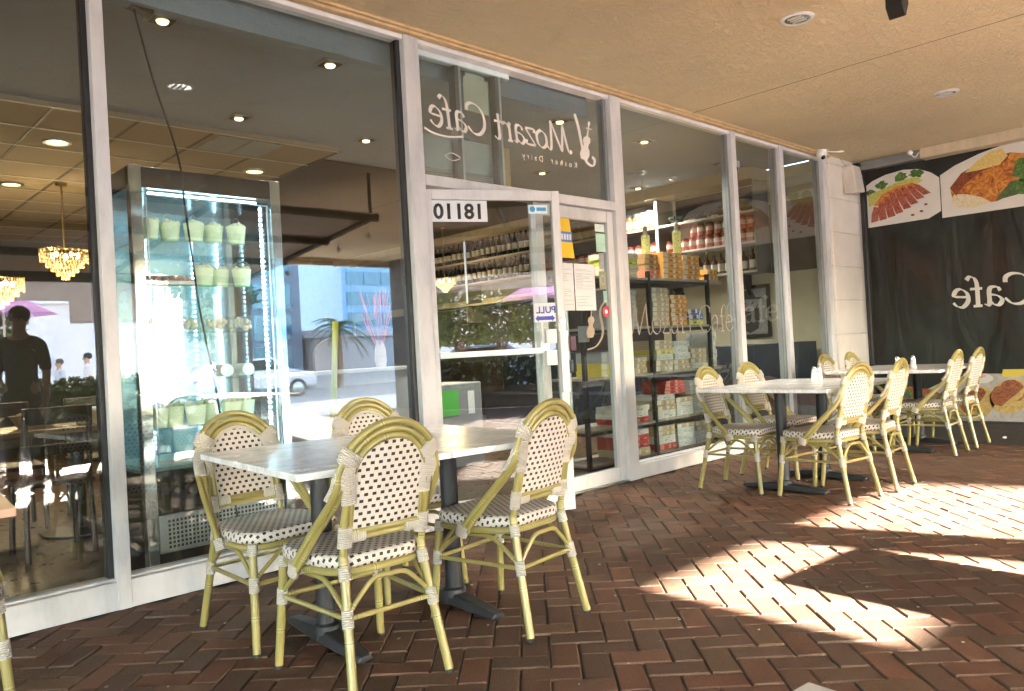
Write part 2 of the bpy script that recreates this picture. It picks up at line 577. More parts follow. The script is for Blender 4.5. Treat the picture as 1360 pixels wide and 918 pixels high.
M['black'] = plain("matt_black", (0.015, 0.015, 0.016), 0.5)
M['black_gloss'] = plain("gloss_black", (0.012, 0.013, 0.015), 0.18)
M['white'] = plain("white_plastic", (0.78, 0.78, 0.77), 0.4, var=0.05)
M['paper'] = plain("paper", (0.68, 0.70, 0.74), 0.8, var=0.04)
M['steel'] = plain("brushed_steel", (0.45, 0.46, 0.47), 0.32, 0.9, var=0.08)
M['chrome'] = plain("chrome", (0.75, 0.76, 0.78), 0.12, 0.95, var=0.04)
M['glass'] = glass_mat("shop_glass", (0.80, 0.85, 0.85), 1.0, 0.006, 2.0)
M['fridge_glass'] = glass_mat("fridge_glass", (0.93, 0.97, 0.97), 1.0, 0.0)
M['jar_glass'] = glass_mat("jar_glass", (0.90, 0.93, 0.92), 1.5, 0.0)
M['cream_wall'] = plain("cream_painted_block", (0.62, 0.54, 0.38), 0.8, var=0.08, bump=0.3, bscale=30)
M['brown_wall'] = plain("brown_painted_block", (0.17, 0.12, 0.09), 0.8, var=0.12, bump=0.3, bscale=30)
M['dark_navy'] = plain("dark_navy_vinyl", (0.022, 0.030, 0.045), 0.35, var=0.3)
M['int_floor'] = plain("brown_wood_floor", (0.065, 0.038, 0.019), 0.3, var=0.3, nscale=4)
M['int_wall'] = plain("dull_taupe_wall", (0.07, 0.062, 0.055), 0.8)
M['dark_wood'] = plain("dark_wood", (0.045, 0.026, 0.017), 0.4, var=0.3, nscale=14)
M['shelf_wood'] = plain("grey_shelf_board", (0.36, 0.31, 0.26), 0.6, var=0.2, nscale=20)
M['warm_bulb'] = emitter("warm_bulb", (1.0, 0.72, 0.36), 1.2)
M['asphalt'] = plain("asphalt", (0.32, 0.31, 0.30), 0.9, var=0.25, nscale=3)
M['concrete'] = plain("pale_concrete", (0.64, 0.61, 0.56), 0.85, var=0.12, nscale=2)

# ------------------------------------------------------------------ ground
def wpart(mb, name, mat, par, **kw):
    """A part whose mesh is written in scene coordinates."""
    o = mb.build(name, mat, par, **kw)
    if par is not None and par.type == 'EMPTY':
        o.matrix_parent_inverse = Matrix.Translation(-Vector(par.location))
    return o

g = MB(); g.box((-150, -300, -0.30), (150, -11.2, -0.12)); tag(g.build("road", M['asphalt'], smooth=0), "dark asphalt street beyond the covered terrace", "road", kind='structure')
g = MB(); g.box((-150, -11.2, -0.3), (150, -6.0, -0.004)); tag(g.build("sidewalk", M['concrete'], smooth=0), "pale concrete sidewalk along the street", "sidewalk", kind='structure')
g = MB(); g.box((-150, -6.0, -0.3), (150, 60, -0.010)); tag(g.build("ground", plain("joint_sand", (0.07, 0.055, 0.042), 0.95, var=0.25, nscale=30), smooth=0), "sandy bedding under the brick paving", "ground", kind='structure')

def herringbone():
    W = 0.1055; gap = 0.0065; bev = 0.0045
    V = []; F = []; colr = []
    c45 = math.cos(R(45))
    rnd = random.Random(3)
    tones = [(0.225, 0.110, 0.072), (0.20, 0.108, 0.074), (0.185, 0.115, 0.084), (0.165, 0.110, 0.083), (0.245, 0.128, 0.082), (0.225, 0.155, 0.098), (0.195, 0.135, 0.096), (0.145, 0.102, 0.080), (0.235, 0.112, 0.072), (0.20, 0.12, 0.085)]
    X0, X1, Y0, Y1 = -4.2, 9.72, -6.0, 3.935
    n = 130
    for i in range(-n, n):
        for j in range(-n, n):
            k = (i - j) % 4
            if k == 0:
                a0, b0, a1, b1 = i, j, i + 2, j + 1
            elif k == 3:
                a0, b0, a1, b1 = i, j, i + 1, j + 2
            else:
                continue
            ca, cb = (a0 + a1) / 2 * W, (b0 + b1) / 2 * W
            x = (ca - cb) * c45 + 2.0; y = (ca + cb) * c45 + 0.03
            if not (X0 + 0.1 < x < X1 and Y0 < y < Y1 - 0.02):
                continue
            hx, hy = (a1 - a0) * W / 2 - gap / 2, (b1 - b0) * W / 2 - gap / 2
            dz = rnd.gauss(0, 0.0012); tx = rnd.gauss(0, 0.006); ty = rnd.gauss(0, 0.006); rz = rnd.gauss(0, 0.006)
            base = len(V)
            for (sx, sy, z) in ((hx, hy, -0.02), (hx, hy, -bev), (hx - bev, hy - bev, 0)):
                for (qx, qy) in ((-1, -1), (1, -1), (1, 1), (-1, 1)):
                    la, lb = qx * sx, qy * sy
                    la, lb = la - lb * rz, lb + la * rz
                    px = x + (la - lb) * c45; py = y + (la + lb) * c45
                    V.append((px, min(py, 3.94), z + dz + la * tx + lb * ty))
            for r_ in (0, 1):
                for q in range(4):
                    F.append((base + r_ * 4 + q, base + r_ * 4 + (q + 1) % 4, base + (r_ + 1) * 4 + (q + 1) % 4, base + (r_ + 1) * 4 + q))
            F.append((base + 8, base + 9, base + 10, base + 11))
            t = rnd.choice(tones); m = rnd.uniform(0.50, 0.88); t = (t[0] * 0.92 + 0.020, t[1] * 0.78 + 0.012, t[2] * 0.70 + 0.008)
            colr.append((t[0] * m, t[1] * m, t[2] * m, 1))
    me = bpy.data.meshes.new("brick_paving")
    me.from_pydata(V, [], F)
    ca = me.color_attributes.new("tone", 'FLOAT_COLOR', 'POINT')
    flat = []
    for c in colr:
        e = (0.24 * 0.65 + c[0] * 0.35, 0.19 * 0.65 + c[1] * 0.35, 0.14 * 0.65 + c[2] * 0.35, 1)   # sandy worn arris
        flat += list(c) * 4 + list(e) * 4 + list(c) * 4
    ca.data.foreach_set("color", flat)
    me.materials.append(M['paver'])
    o = bpy.data.objects.new("brick_paving", me)
    COL.objects.link(o)
    return tag(o, "reddish brown herringbone brick paving of the terrace", "paving", kind='structure')
herringbone()

D = 3.954     # the glass line

# ------------------------------------------------------------------ canopy over the terrace, its wall, posts and edges
b = MB(); b.box((-12, -5.9, 3.14), (9.75, 4.05, 3.34))
soff = tag(b.build("ceiling", M['soffit'], smooth=0), "tan textured plaster ceiling over the terrace", "ceiling", kind='structure')
b = MB()
rr = random.Random(5)
pts = [(6.10 + rr.uniform(-0.006, 0.006), 3.9 - i * 0.25) for i in range(30)]
for (xa, ya), (xb, yb) in zip(pts, pts[1:]):
    b.prism([(xa - 0.003, ya), (xa + 0.003, ya), (xb + 0.003, yb), (xb - 0.003, yb)], (0, 0, 3.1385), (1, 0, 0), (0, 1, 0), (0, 0, 0.0025))
b.build("seam", plain("seam_shadow_gap", (0.20, 0.12, 0.06), 0.9), soff, smooth=0)
b = MB(); b.box((-12, 3.86, 3.105), (8.93, 3.905, 3.139)); b.box((-12, 3.835, 3.12), (8.93, 3.859, 3.139)); b.build("molding", M['tan_trim'], soff, bevel=0.004)

b = MB(); b.box((-12, -6.05, 3.005), (11, -5.902, 3.9)); tag(b.build("canopy_fascia", plain("pale_fascia", (0.55, 0.45, 0.32), 0.8), smooth=0), "pale fascia along the street edge of the canopy", "fascia")
b = MB(); b.prism([(-12, 3.139), (5.07, 3.139), (4.62, 2.56), (-12, 2.56)], (0, -5.90, 0), (1, 0, 0), (0, 0, 1), (0, 0.015, 0))
tag(b.build("sun_block_valance", translucent_mat("dark_blocker_cloth", (0.03, 0.05, 0.045), 0.1), smooth=0), "dark cloth sheet added at the canopy edge to block sun", "sun_blocker")  # unseen valance, cut to this outline to shade the near bricks
b = MB(); b.box((-12, -5.90, 2.26), (3.55, -5.885, 2.5595)); b.box((3.5505, -5.90, 1.9), (5.08, -5.885, 2.5595)); tag(b.build("sun_block_flap", translucent_mat("pale_blocker_cloth", (0.62, 0.62, 0.64), 0.25), smooth=0), "long pale sheet added below the dark one to block sun", "sun_blocker")  # unseen flap, added to keep sun off the lower bricks
b = MB(); b.box((-12, -6.05, 3.91), (11, 16, 9)); tag(b.build("upper_building", plain("upper_render", (0.5, 0.42, 0.32), 0.85), smooth=0), "plain upper storey of the building over the cafe", "building")
b = MB(); b.box((5.925, -5.80, 2.3805), (6.335, -5.60, 3.138)); b.box((5.86, -5.88, 0), (6.38, -5.48, 2.38))
tag(b.build("canopy_column", M['cream_wall'], bevel=0.01), "square cream column at the street edge of the canopy", "column")

# tent-like sunshade over the near part of the terrace
st = empty("terrace_sunshade", "white cloth sunshade on black beams over the terrace tables", "sunshade", (1.0, 0.72, 2.65))
def shade_pt(x, s): return (x, 0.72 - s * 3.2, 2.66 - s * 0.36)
cloth = translucent_mat("sunshade_cloth", (0.66, 0.65, 0.62), 0.5)
b = MB()
q = [shade_pt(-6, 0), shade_pt(4.95, 0), shade_pt(4.95, 1), shade_pt(-6, 1)]
b.prism([(-6, 0), (4.95, 0), (4.95, 3.2), (-6, 3.2)], (0, 0.72, 2.68), (1, 0, 0), (0, -1, -0.1125), (0, 0, 0.004))
wpart(b, "cloth_roof", cloth, st, smooth=0)
for i in range(7):
    x = -5.8 + i * 1.79
    b = MB(); b.tube([shade_pt(x, 0), shade_pt(x, 1)], 0.035, 6); wpart(b, "beam", M['black'], st)
for s in (0.0, 0.33, 0.66, 1.0):
    b = MB(); p0 = shade_pt(-6, s); p1 = shade_pt(4.95, s); b.tube([(p0[0], p0[1], p0[2] - 0.03), (p1[0], p1[1], p1[2] - 0.03)], 0.04, 6); wpart(b, "beam", M['black'], st)
for i in range(3):
    x = -5.8 + i * 3.58 + (0.0 if i < 2 else 0)
    if i == 2: continue
    b = MB(); b.tube([(x, -2.3, 0), (x, -2.3, 2.3)], 0.035, 8); wpart(b, "post", M['black'], st)
b = MB(); b.tube([(4.9, -2.4, 2.3), (4.9, -2.4, 3.138)], 0.02, 8); wpart(b, "post", M['black'], st)
b = MB(); b.tube([(4.9, 0.66, 2.66), (4.9, 0.66, 3.138)], 0.02, 8); wpart(b, "post", M['black'], st)
b = MB(); b.tube([(-5.8, 0.66, 2.66), (-5.8, 0.66, 3.138)], 0.02, 8); wpart(b, "post", M['black'], st)
for i in range(5):
    x, y, z = shade_pt(4.99, 0.08 + i * 0.2)
    b = MB(); b.cyl((0, 0, 0), (0, 0, -0.09), 0.004, seg=6); b.sphere((0, 0, -0.125), 0.028, 10, 7, sz=1.3)
    o = b.build("festoon_bulb", plain("bulb_glass", (0.7, 0.66, 0.55), 0.1)); o.location = (x, y, z - 0.03)
    tag(o, "clear festoon bulb hanging along the sunshade edge", "light bulb", "festoon bulbs along the sunshade")

# ------------------------------------------------------------------ storefront
sf = empty("storefront", "white framed glass storefront with a double door standing ajar", "storefront", (3.0, D, 0))
b = MB(); b.box((-6, 3.895, 0), (3.06, 4.058, 0.13)); b.box((-6, 3.925, 0.13), (3.06, 3.985, 0.142))
wpart(b, "kerb", M['white_paint'], sf, bevel=0.004)
b = MB(); b.box((5.10, 3.895, 0), (8.90, 4.058, 0.115)); b.box((5.10, 3.925, 0.115), (8.80, 3.985, 0.127))
wpart(b, "kerb", M['white_paint'], sf, bevel=0.004)
b = MB(); b.box((3.06, 3.90, 0), (5.10, 4.058, 0.012)); wpart(b, "threshold", M['steel'], sf, bevel=0.002)
def post(x0, x1, y0=3.89, y1=4.02, z0=0.0, z1=3.104, mat='white_paint'):
    b = MB(); b.box((x0, y0, z0), (x1, y1, z1)); return wpart(b, "mullion", M[mat], sf, bevel=0.003)
post(-1.55, -1.45)
post(1.145, 1.205)
post(2.945, 3.06)
post(4.97, 5.10)
post(6.82, 6.90)
post(7.79, 7.87)
post(8.80, 8.90, z1=3.138)
for x0, x1 in ((1.122, 1.1445), (2.918, 2.9445), (4.935, 4.9695), (1.2055, 1.215), (5.1005, 5.11), (6.79, 6.8195), (7.765, 7.7895), (8.775, 8.7995), (6.9005, 6.91), (7.8705, 7.88)):
    z0 = 2.241 if 3.1 < x0 < 5.0 else 0.143
    b = MB(); b.box((x0, 3.935, z0), (x1, 4.0, 3.10)); wpart(b, "gasket", M['grey_alu' if x0 > 6 or x0 == 4.935 else 'dark_rubber'], sf)
b = MB(); b.box((-6, 3.905, 3.075), (8.8, 4.0, 3.1045)); wpart(b, "head_rail", M['white_trim'], sf, bevel=0.003)
b = MB(); b.box((3.0605, 3.885, 2.17), (4.9695, 4.01, 2.24)); wpart(b, "transom_bar", M['white_paint'], sf, bevel=0.004)
b = MB(); b.box((3.0605, 3.97, 3.03), (3.93, 4.012, 3.0745)); wpart(b, "transom_strip", plain("pale_blue_white", (0.70, 0.78, 0.80), 0.35), sf, bevel=0.003)
for x in (3.085, 3.44, 3.81):
    b = MB(); b.box((x - 0.03, 3.962, 2.2405), (x + 0.004, 4.03, 3.03)); wpart(b, "transom_mullion", M['grey_alu'], sf, bevel=0.002)
    b = MB(); b.box((x + 0.0045, 3.962, 2.2405), (x + 0.022, 4.01, 3.03)); wpart(b, "transom_mullion", M['white_trim'], sf, bevel=0.002)
def pane(x0, x1, z0, z1, par=sf, y=D):
    b = MB(); b.box((x0, y - 0.003, z0), (x1, y + 0.003, z1)); return wpart(b, "pane", M['glass'], par, smooth=0)
pane(-5.9, -1.551, 0.143, 3.0745); pane(-1.449, 1.1215, 0.143, 3.0745); pane(1.216, 2.9175, 0.143, 3.0745)
tp = pane(3.061, 4.934, 2.241, 3.0295)
wp = pane(5.111, 6.7895, 0.128, 3.0745); pane(6.911, 7.7645, 0.128, 3.0745); pane(7.881, 8.7745, 0.128, 3.0745)

# closed leaf
b = MB()
b.box((4.06, 3.925, 0.014), (4.155, 3.985, 2.165)); b.box((4.895, 3.925, 0.014), (4.968, 3.985, 2.165)); b.box((4.155, 3.928, 2.075), (4.895, 3.982, 2.165)); b.box((4.155, 3.928, 0.014), (4.895, 3.982, 0.115))
d2 = wpart(b, "door", M['white_paint'], sf, bevel=0.003)
pane(4.1555, 4.8945, 0.1155, 2.0745, d2)
b = MB()
for z0, z1 in ((1.0, 1.48), (0.42, 0.90)):
    b.tube([(4.46, 4.03, z0), (4.46, 4.03, z1)], 0.022, 12)
b.box((4.445, 3.99, 0.90), (4.475, 4.035, 1.0)); b.tube([(4.46, 4.03, 0.36), (4.46, 4.03, 0.42)], 0.012, 8); b.tube([(4.46, 4.03, 1.48), (4.46, 4.03, 1.62)], 0.008, 8)
b.build("handle", M['steel'], d2)
# open leaf: built at its hinge, swung out 25 degrees
b = MB()
b.box((0.0, -0.022, 0.014), (0.04, 0.022, 2.15)); b.box((0.862, -0.022, 0.014), (0.918, 0.022, 2.15)); b.box((0.04, -0.021, 2.085), (0.862, 0.021, 2.15)); b.box((0.04, -0.021, 0.014), (0.862, 0.021, 0.15))
b.box((-0.022, -0.028, 0.02), (-0.003, 0.012, 2.16))
dl = b.build("door", M['white_paint'], sf, bevel=0.003)
dl.matrix_parent_inverse = Matrix.Translation(-Vector(sf.location))
dl.location = (3.075, 3.93, 0); dl.rotation_euler = (0, 0, R(-25))
b = MB(); b.box((0.0405, -0.003, 0.1505), (0.8615, 0.003, 2.0845)); b.build("pane", M['glass'], dl, smooth=0)
b = MB(); b.box((0.04, -0.052, 1.068), (0.735, -0.0225, 1.105)); b.build("push_bar", plain("pale_blue_bar", (0.66, 0.75, 0.77), 0.3), dl, bevel=0.004)
b = MB(); b.box((0.716, 0.006, 1.215), (0.752, 0.030, 2.045)); b.box((0.712, 0.006, 0.55), (0.748, 0.030, 1.066)); b.build("closer_strip", M['white_trim'], dl, bevel=0.003)
b = MB(); b.box((0.765, -0.034, 1.13), (0.845, -0.0035, 1.225)); b.box((0.762, -0.034, 0.985), (0.84, -0.0035, 1.085)); b.box((0.86, -0.050, 0.80), (0.915, -0.0225, 1.21)); b.build("pull_plate", M['white_paint'], dl, bevel=0.004)
b = MB(); b.cyl((0.888, -0.0225, 1.275), (0.888, -0.036, 1.275), 0.021, 0.019, 18); b.cyl((0.888, -0.036, 1.275), (0.888, -0.042, 1.275), 0.010, 0.009, 12); b.build("lock", M['chrome'], dl)
# street number, in mirror writing as in the photograph
st_o = Vector((0.042, -0.0045, 1.945))
b = MB(); b.box((0.042, -0.0045, 1.945), (0.412, -0.0032, 2.082)); nm = b.build("number_plate", M['paper'], dl, smooth=0)
font_mesh("18110", (0.052, -0.0050, 1.966), (1, 0, 0), (0, 0, 1), (0, -0.0002, 0), 0.136, "lettering", M['black'], nm, mirror=True, bold=0.004, spacing=1.0)
b = MB(); b.box((0.690, -0.0345, 1.275), (0.842, -0.0335, 1.40)); ps = b.build("pull_sign", M['paper'], dl, smooth=0)
M['blue_ink'] = plain("blue_ink", (0.03, 0.04, 0.36), 0.5)
font_mesh("PULL", (0.704, -0.0352, 1.333), (1, 0, 0), (0, 0, 1), (0, -0.0002, 0), 0.064, "lettering", M['blue_ink'], ps, mirror=True, bold=0.001)
b = MB(); b.prism([(0.0, 0.016), (0.022, 0.040), (0.022, 0.030), (0.118, 0.030), (0.118, 0.040), (0.140, 0.016), (0.118, -0.006), (0.118, 0.004), (0.022, 0.004), (0.022, -0.006)], (0.696, -0.0349, 1.282), (1, 0, 0), (0, 0, 1), (0, -0.0006, 0)); b.build("arrow", M['blue_ink'], ps, smooth=0)
b = MB(); b.box((0.700, -0.0042, 2.0), (0.835, -0.0032, 2.058)); ws = b.build("sticker", plain("pale_blue_label", (0.62, 0.76, 0.82), 0.5), dl, smooth=0)
b = MB(); b.prism([(0.020 * math.cos(2 * math.pi * k / 16), 0.020 * math.sin(2 * math.pi * k / 16)) for k in range(16)], (0.728, -0.0044, 2.03), (1, 0, 0), (0, 0, 1), (0, -0.0006, 0)); b.box((0.757, -0.0048, 2.018), (0.825, -0.0044, 2.042)); b.build("emblem", plain("sticker_blue", (0.05, 0.25, 0.50), 0.5), ws, smooth=0)
b = MB(); b.box((0.712, -0.0042, 1.90), (0.745, -0.0032, 1.965)); b.build("sticker", M['steel'], dl, smooth=0)
b = MB(); b.box((0.70, -0.0045, 1.405), (0.80, -0.0035, 1.455)); b.build("sticker", plain("grey_label", (0.5, 0.52, 0.56), 0.6), dl, smooth=0)

# cafe name on the transom glass, mirror writing
DECAL = plain("frosted_vinyl", (0.70, 0.68, 0.64), 0.7, var=0.04)
def decal_name(par, o, scale, mirror, mat, txt="Mozart Cafe", slant=0.0, w=0.13):
    tot = sum(GLYPH[c][0] for c in txt); x = 0.0
    for word in txt.split(" "):
        qs, wd = script_text(word, slant, w)
        qs = [[(p[0] + x, p[1]) for p in q] for q in qs]
        quads_mesh(qs, o, (1, 0, 0), (0, 0, 1), (0, -0.0006, 0), scale, "lettering", mat, par, mirror, tot)
        x += wd + GLYPH[" "][0]
decal_name(tp, (3.17, D - 0.0036, 2.585), 0.205, True, DECAL, slant=0.10)
# small line, swash and violin
font_mesh("Dairy", (4.00, D - 0.0040, 2.478), (1, 0, 0), (0, 0, 1), (0, -0.0002, 0), 0.060, "lettering", DECAL, tp, mirror=True, bold=0.0006, spacing=1.7)
font_mesh("Kosher", (4.30, D - 0.0040, 2.478), (1, 0, 0), (0, 0, 1), (0, -0.0002, 0), 0.062, "lettering", DECAL, tp, mirror=True, bold=0.0006, spacing=1.75)
for pts_, w_, an_ in (([(4.60, 2.90), (4.64, 2.80), (4.68, 2.62), (4.72, 2.54), (4.79, 2.52), (4.815, 2.565), (4.785, 2.59)], 0.030, 20), ([(3.12, 2.56), (3.20, 2.535), (3.32, 2.53), (3.45, 2.55)], 0.014, 60), ([(3.28, 2.40), (3.34, 2.425), (3.41, 2.40), (3.34, 2.375), (3.28, 2.40)], 0.008, 60)):
    b = MB()
    for q in nib([pts_], w_, an_, 0.28): b.prism([(p.x, p.y) for p in q], (0, D - 0.0036, 0), (1, 0, 0), (0, 0, 1), (0, -0.0005, 0))
    b.build("swash", DECAL, tp, smooth=0)
def violin(o, s, mat, par, lean=0.28):
    prof = [(0, -0.42), (0.13, -0.40), (0.19, -0.28), (0.17, -0.16), (0.10, -0.08), (0.10, 0.0), (0.15, 0.08), (0.13, 0.18), (0.04, 0.22), (0.028, 0.26), (0.028, 0.52), (0.05, 0.56), (0.03, 0.62), (0, 0.63)]
    poly = prof + [(-x, y) for x, y in reversed(prof[1:-1])]
    poly = [((x + y * lean) * s, y * s) for x, y in poly]
    b = MB(); b.prism(poly, o, (1, 0, 0), (0, 0, 1), (0, -0.0007, 0)); b.box((o[0] + 0.42 * lean * s - 0.10 * s, o[1] - 0.0007, o[2] + 0.42 * s), (o[0] + 0.60 * lean * s + 0.09 * s, o[1], o[2] + 0.45 * s))
    return b.build("violin_emblem", mat, par, smooth=0)
violin((4.72, D - 0.0042, 2.68), 0.30, DECAL, tp)
FAINT = plain("worn_vinyl", (0.26, 0.23, 0.20), 0.7, var=0.1)
decal_name(wp, (5.135, D - 0.0036, 1.17), 0.243, False, FAINT, slant=0.0, w=0.07)

violin((4.66, D - 0.0036, 1.27), 0.26, plain("brown_vinyl", (0.36, 0.30, 0.24), 0.7), d2, 0.15)
b = MB()
for q in nib([[(4.60, 1.07), (4.72, 1.10), (4.80, 1.20), (4.78, 1.36), (4.84, 1.44), (4.89, 1.42)]], 0.03, 20, 0.3): b.prism([(p.x, p.y) for p in q], (0, D - 0.0036, 0), (1, 0, 0), (0, 0, 1), (0, -0.0005, 0))
b.build("swash", FAINT, d2, smooth=0)

# papers and stickers on the closed leaf
def notice(name, x0, z0, x1, z1, mat, label, cat="notice", lines=0, y=D - 0.0045, ink=None, tilt=0.0):
    b = MB(); b.box((0, -0.0006, 0), (x1 - x0, 0.0006, z1 - z0)); o = b.build(name, mat, smooth=0)
    o.location = (x0, y, z0); o.rotation_euler = (0, tilt, 0); tag(o, label, cat)
    if lines:
        l = MB(); r_ = random.Random(int(x0 * 1000)); w = x1 - x0; h = z1 - z0
        for i in range(lines):
            zz = h * (0.92 - 0.84 * i / lines); ln = r_.uniform(0.3, 0.85)
            if r_.random() < 0.25: continue
            l.box((w * 0.07, -0.0012, zz - h * 0.008), (w * (0.07 + ln), -0.0008, zz))
        l.build("print", ink or M['grey_ink'], o, smooth=0)
    return o
M['grey_ink'] = plain("grey_ink", (0.34, 0.34, 0.36), 0.7)
notice("paper_notice", 4.495, 1.375, 4.735, 1.735, M['paper'], "larger white letter sheet taped inside the closed door glass", lines=26)
notice("paper_notice", 4.345, 1.375, 4.485, 1.735, M['paper'], "narrower white sheet beside the larger letter on the door glass", lines=18)
yb = tag(MB().prism([(0.0, 0), (0.165, 0), (0.125, 0.30), (0.02, 0.33)], (0, 0, 0), (1, 0, 0), (0, 0, 1), (0, -0.0012, 0)).build("yellow_sticker", plain("sticker_yellow", (0.80, 0.52, 0.03), 0.5), smooth=0), "tapered yellow sticker with a blue band on the door glass", "sticker")
yb.location = (4.345, D - 0.0036, 1.775)
b = MB(); b.box((0.012, -0.0020, 0.12), (0.148, -0.0013, 0.20)); bb = b.build("band", plain("sticker_band_blue", (0.08, 0.22, 0.60), 0.5), yb, smooth=0)
b = MB()
for k in range(4): b.box((0.026 + k * 0.03, -0.0026, 0.138), (0.046 + k * 0.03, -0.0021, 0.182))
b.build("print", M['paper'], bb, smooth=0)
notice("mint_sticker", 4.775, 1.84, 4.89, 1.985, plain("mint", (0.42, 0.66, 0.54), 0.5), "pale mint sticker near the top of the door glass", "sticker", 5)
notice("white_sticker", 4.77, 2.0, 4.885, 2.06, plain("pale_mint", (0.68, 0.78, 0.74), 0.5), "small pale sticker at the top corner of the door glass", "sticker", 3)
notice("hours_sticker", 4.80, 1.70, 4.86, 1.83, plain("dull_grey_label", (0.34, 0.34, 0.35), 0.6), "grey hours sticker under the mint sticker on the door glass", "sticker", 6)
notice("round_symbol_sticker", 4.79, 1.545, 4.875, 1.685, plain("olive_label", (0.30, 0.31, 0.20), 0.6), "olive sticker with a white ring on the door glass", "sticker")
b = MB(); b.tube([(4.8325 + 0.027 * math.cos(a * math.pi / 8), D - 0.0058, 1.615 + 0.036 * math.sin(a * math.pi / 8)) for a in range(16)], 0.0016, 4, closed=True); tag(b.build("ring_decal", M['paper']), "thin white ring printed on the olive door sticker", "decal")
notice("green_strip_sticker", 4.83, 1.44, 4.875, 1.53, plain("teal_label", (0.30, 0.52, 0.44), 0.5), "narrow green strip sticker above the red round one", "sticker", 3)
b = MB(); b.lathe([(0.0, 0), (0.043, 0), (0.043, 0.001), (0.0, 0.001)], seg=24); o = b.build("red_sticker", plain("sticker_red", (0.62, 0.04, 0.05), 0.5)); o.rotation_euler = (R(90), 0, 0); o.location = (4.855, D - 0.0036, 1.365); tag(o, "round red sticker low on the door glass edge", "sticker")
b = MB(); b.lathe([(0.0, 0.0012), (0.017, 0.0012), (0.017, 0.0018), (0.0, 0.0018)], seg=16); b.build("mark", M['paper'], o)
notice("grey_card", 4.53, 1.13, 4.66, 1.255, plain("grey_card", (0.32, 0.31, 0.33), 0.7), "dull grey card behind the door glass below the letters", "card", 6, y=D + 0.02)
notice("pink_card", 4.44, 1.07, 4.50, 1.18, plain("pink_card", (0.45, 0.20, 0.27), 0.7), "small pink card beside the grey card in the door", "card", y=D + 0.02)

# white paper on the transom
b = MB(); b.box((0, 0, 0), (0.225, 0.002, 0.235)); b.box((0.02, -0.001, 0.235), (0.19, 0.006, 0.26))
o = b.build("transom_paper", plain("cream_card", (0.72, 0.73, 0.60), 0.6, var=0.03), smooth=0); o.location = (3.485, D + 0.015, 2.745); o.rotation_euler = (0, R(1.5), 0); tag(o, "cream card clipped behind the glass above the door", "card")
t = empty("air_curtain", "pale long air curtain unit behind the transom glass above the door", "air curtain", (3.47, 4.12, 2.30))
wpart(MB().box((3.10, 4.045, 2.33), (3.835, 4.24, 2.565)), "housing", plain("pale_green_white", (0.62, 0.68, 0.65), 0.4), t, bevel=0.012)
b = MB()
for k in range(3): b.box((3.11, 4.04, 2.295 + k * 0.013), (3.825, 4.20, 2.301 + k * 0.013))
wpart(b, "vent_slat", M['white_trim'], t, smooth=0)
b = MB(); b.box((3.845, 3.985, 2.245), (3.91, 4.02, 2.54)); tag(b.build("timber_offcut", plain("raw_timber", (0.56, 0.43, 0.25), 0.7), bevel=0.002), "pale timber offcut standing behind the transom glass", "board")

# corner pillar of painted block
def block_mat():
    t = NT("cream_white_block")
    cd = t.coord(); x, y, z = t.sep(cd)
    n = t.noise(26, 6, 0.65, cd); n2 = t.noise(2.2, 4, 0.6, cd); pit = t.noise(45, 3, 0.5, cd)
    fz = t.math('ABSOLUTE', t.math('SUBTRACT', t.math('FLOORED_MODULO', t.math('DIVIDE', t.math('ADD', z, 0.11), 0.395), 1.0), 0.5))
    j = t.ramp(fz, [(0.475, (0, 0, 0)), (0.495, (1, 1, 1))])
    c = t.ramp(n2, [(0.3, (0.66, 0.60, 0.53)), (0.7, (0.76, 0.70, 0.63))])
    pitm = t.ramp(pit, [(0.24, (1, 1, 1)), (0.30, (0, 0, 0))])
    c = t.mix(t.math('MULTIPLY', pitm, 0.7), c, (0.33, 0.27, 0.21))
    c = t.mix(t.math('MULTIPLY', j, 0.35), c, (0.42, 0.36, 0.29))
    h = t.math('SUBTRACT', t.math('MULTIPLY', n, 0.5), t.math('ADD', j, pitm))
    return t.bsdf(c, 0.75, normal=t.bump(h, 0.6, 0.008))
b = MB(); b.box((8.9005, 3.86, 0), (9.745, 3.995, 3.139)); tag(b.build("corner_pillar", block_mat(), bevel=0.012), "cream painted block pillar between the glass and the banner", "pillar")

# banner wall
b = MB(); b.box((9.75, -5.9, 0), (10.1, 4.4, 3.139)); tag(b.build("side_wall", plain("dark_wall", (0.07, 0.065, 0.06), 0.8), smooth=0), "dark side wall behind the printed food banner", "wall")
b = MB(); b.box((8.05, -1.5, 0.0), (9.74, 3.85, 0.012)); tag(b.build("rubber_mat", plain("dirty_black_mat", (0.02, 0.018, 0.017), 0.6, var=0.4, nscale=8), smooth=0), "dirty black mat on the bricks under the banner", "mat")

# ------------------------------------------------------------------ printed banner
def banner_mat():
    t = NT("printed_vinyl_banner")
    cd = t.coord(); x, y, z = t.sep(cd)
    n = t.noise(0.9, 4, 0.55, t.scale(cd, (1, 1.3, 0.7)), 0.8)
    n2 = t.noise(1.6, 5, 0.6, cd, 1.0)
    c = t.ramp(n, [(0.30, (0.040, 0.023, 0.016)), (0.46, (0.014, 0.012, 0.010)), (0.58, (0.018, 0.022, 0.017)), (0.75, (0.038, 0.034, 0.028))])
    c = t.mix(t.ramp(n2, [(0.5, (0, 0, 0)), (0.75, (0.6, 0.6, 0.6))]), c, (0.020, 0.022, 0.019))
    topz = t.ramp(z, [(0.0, (0, 0, 0)), (1.0, (1, 1, 1))])
    fold = t.noise(1.0, 3, 0.5, t.scale(cd, (1, 2.2, 0.55)), 0.6)
    return t.bsdf(c, 0.48, normal=t.bump(fold, 0.5, 0.12), spec=0.32)
bn = empty("food_banner", "large dark printed food banner covering the end wall of the terrace", "banner", (9.74, 1.3, 0.02))
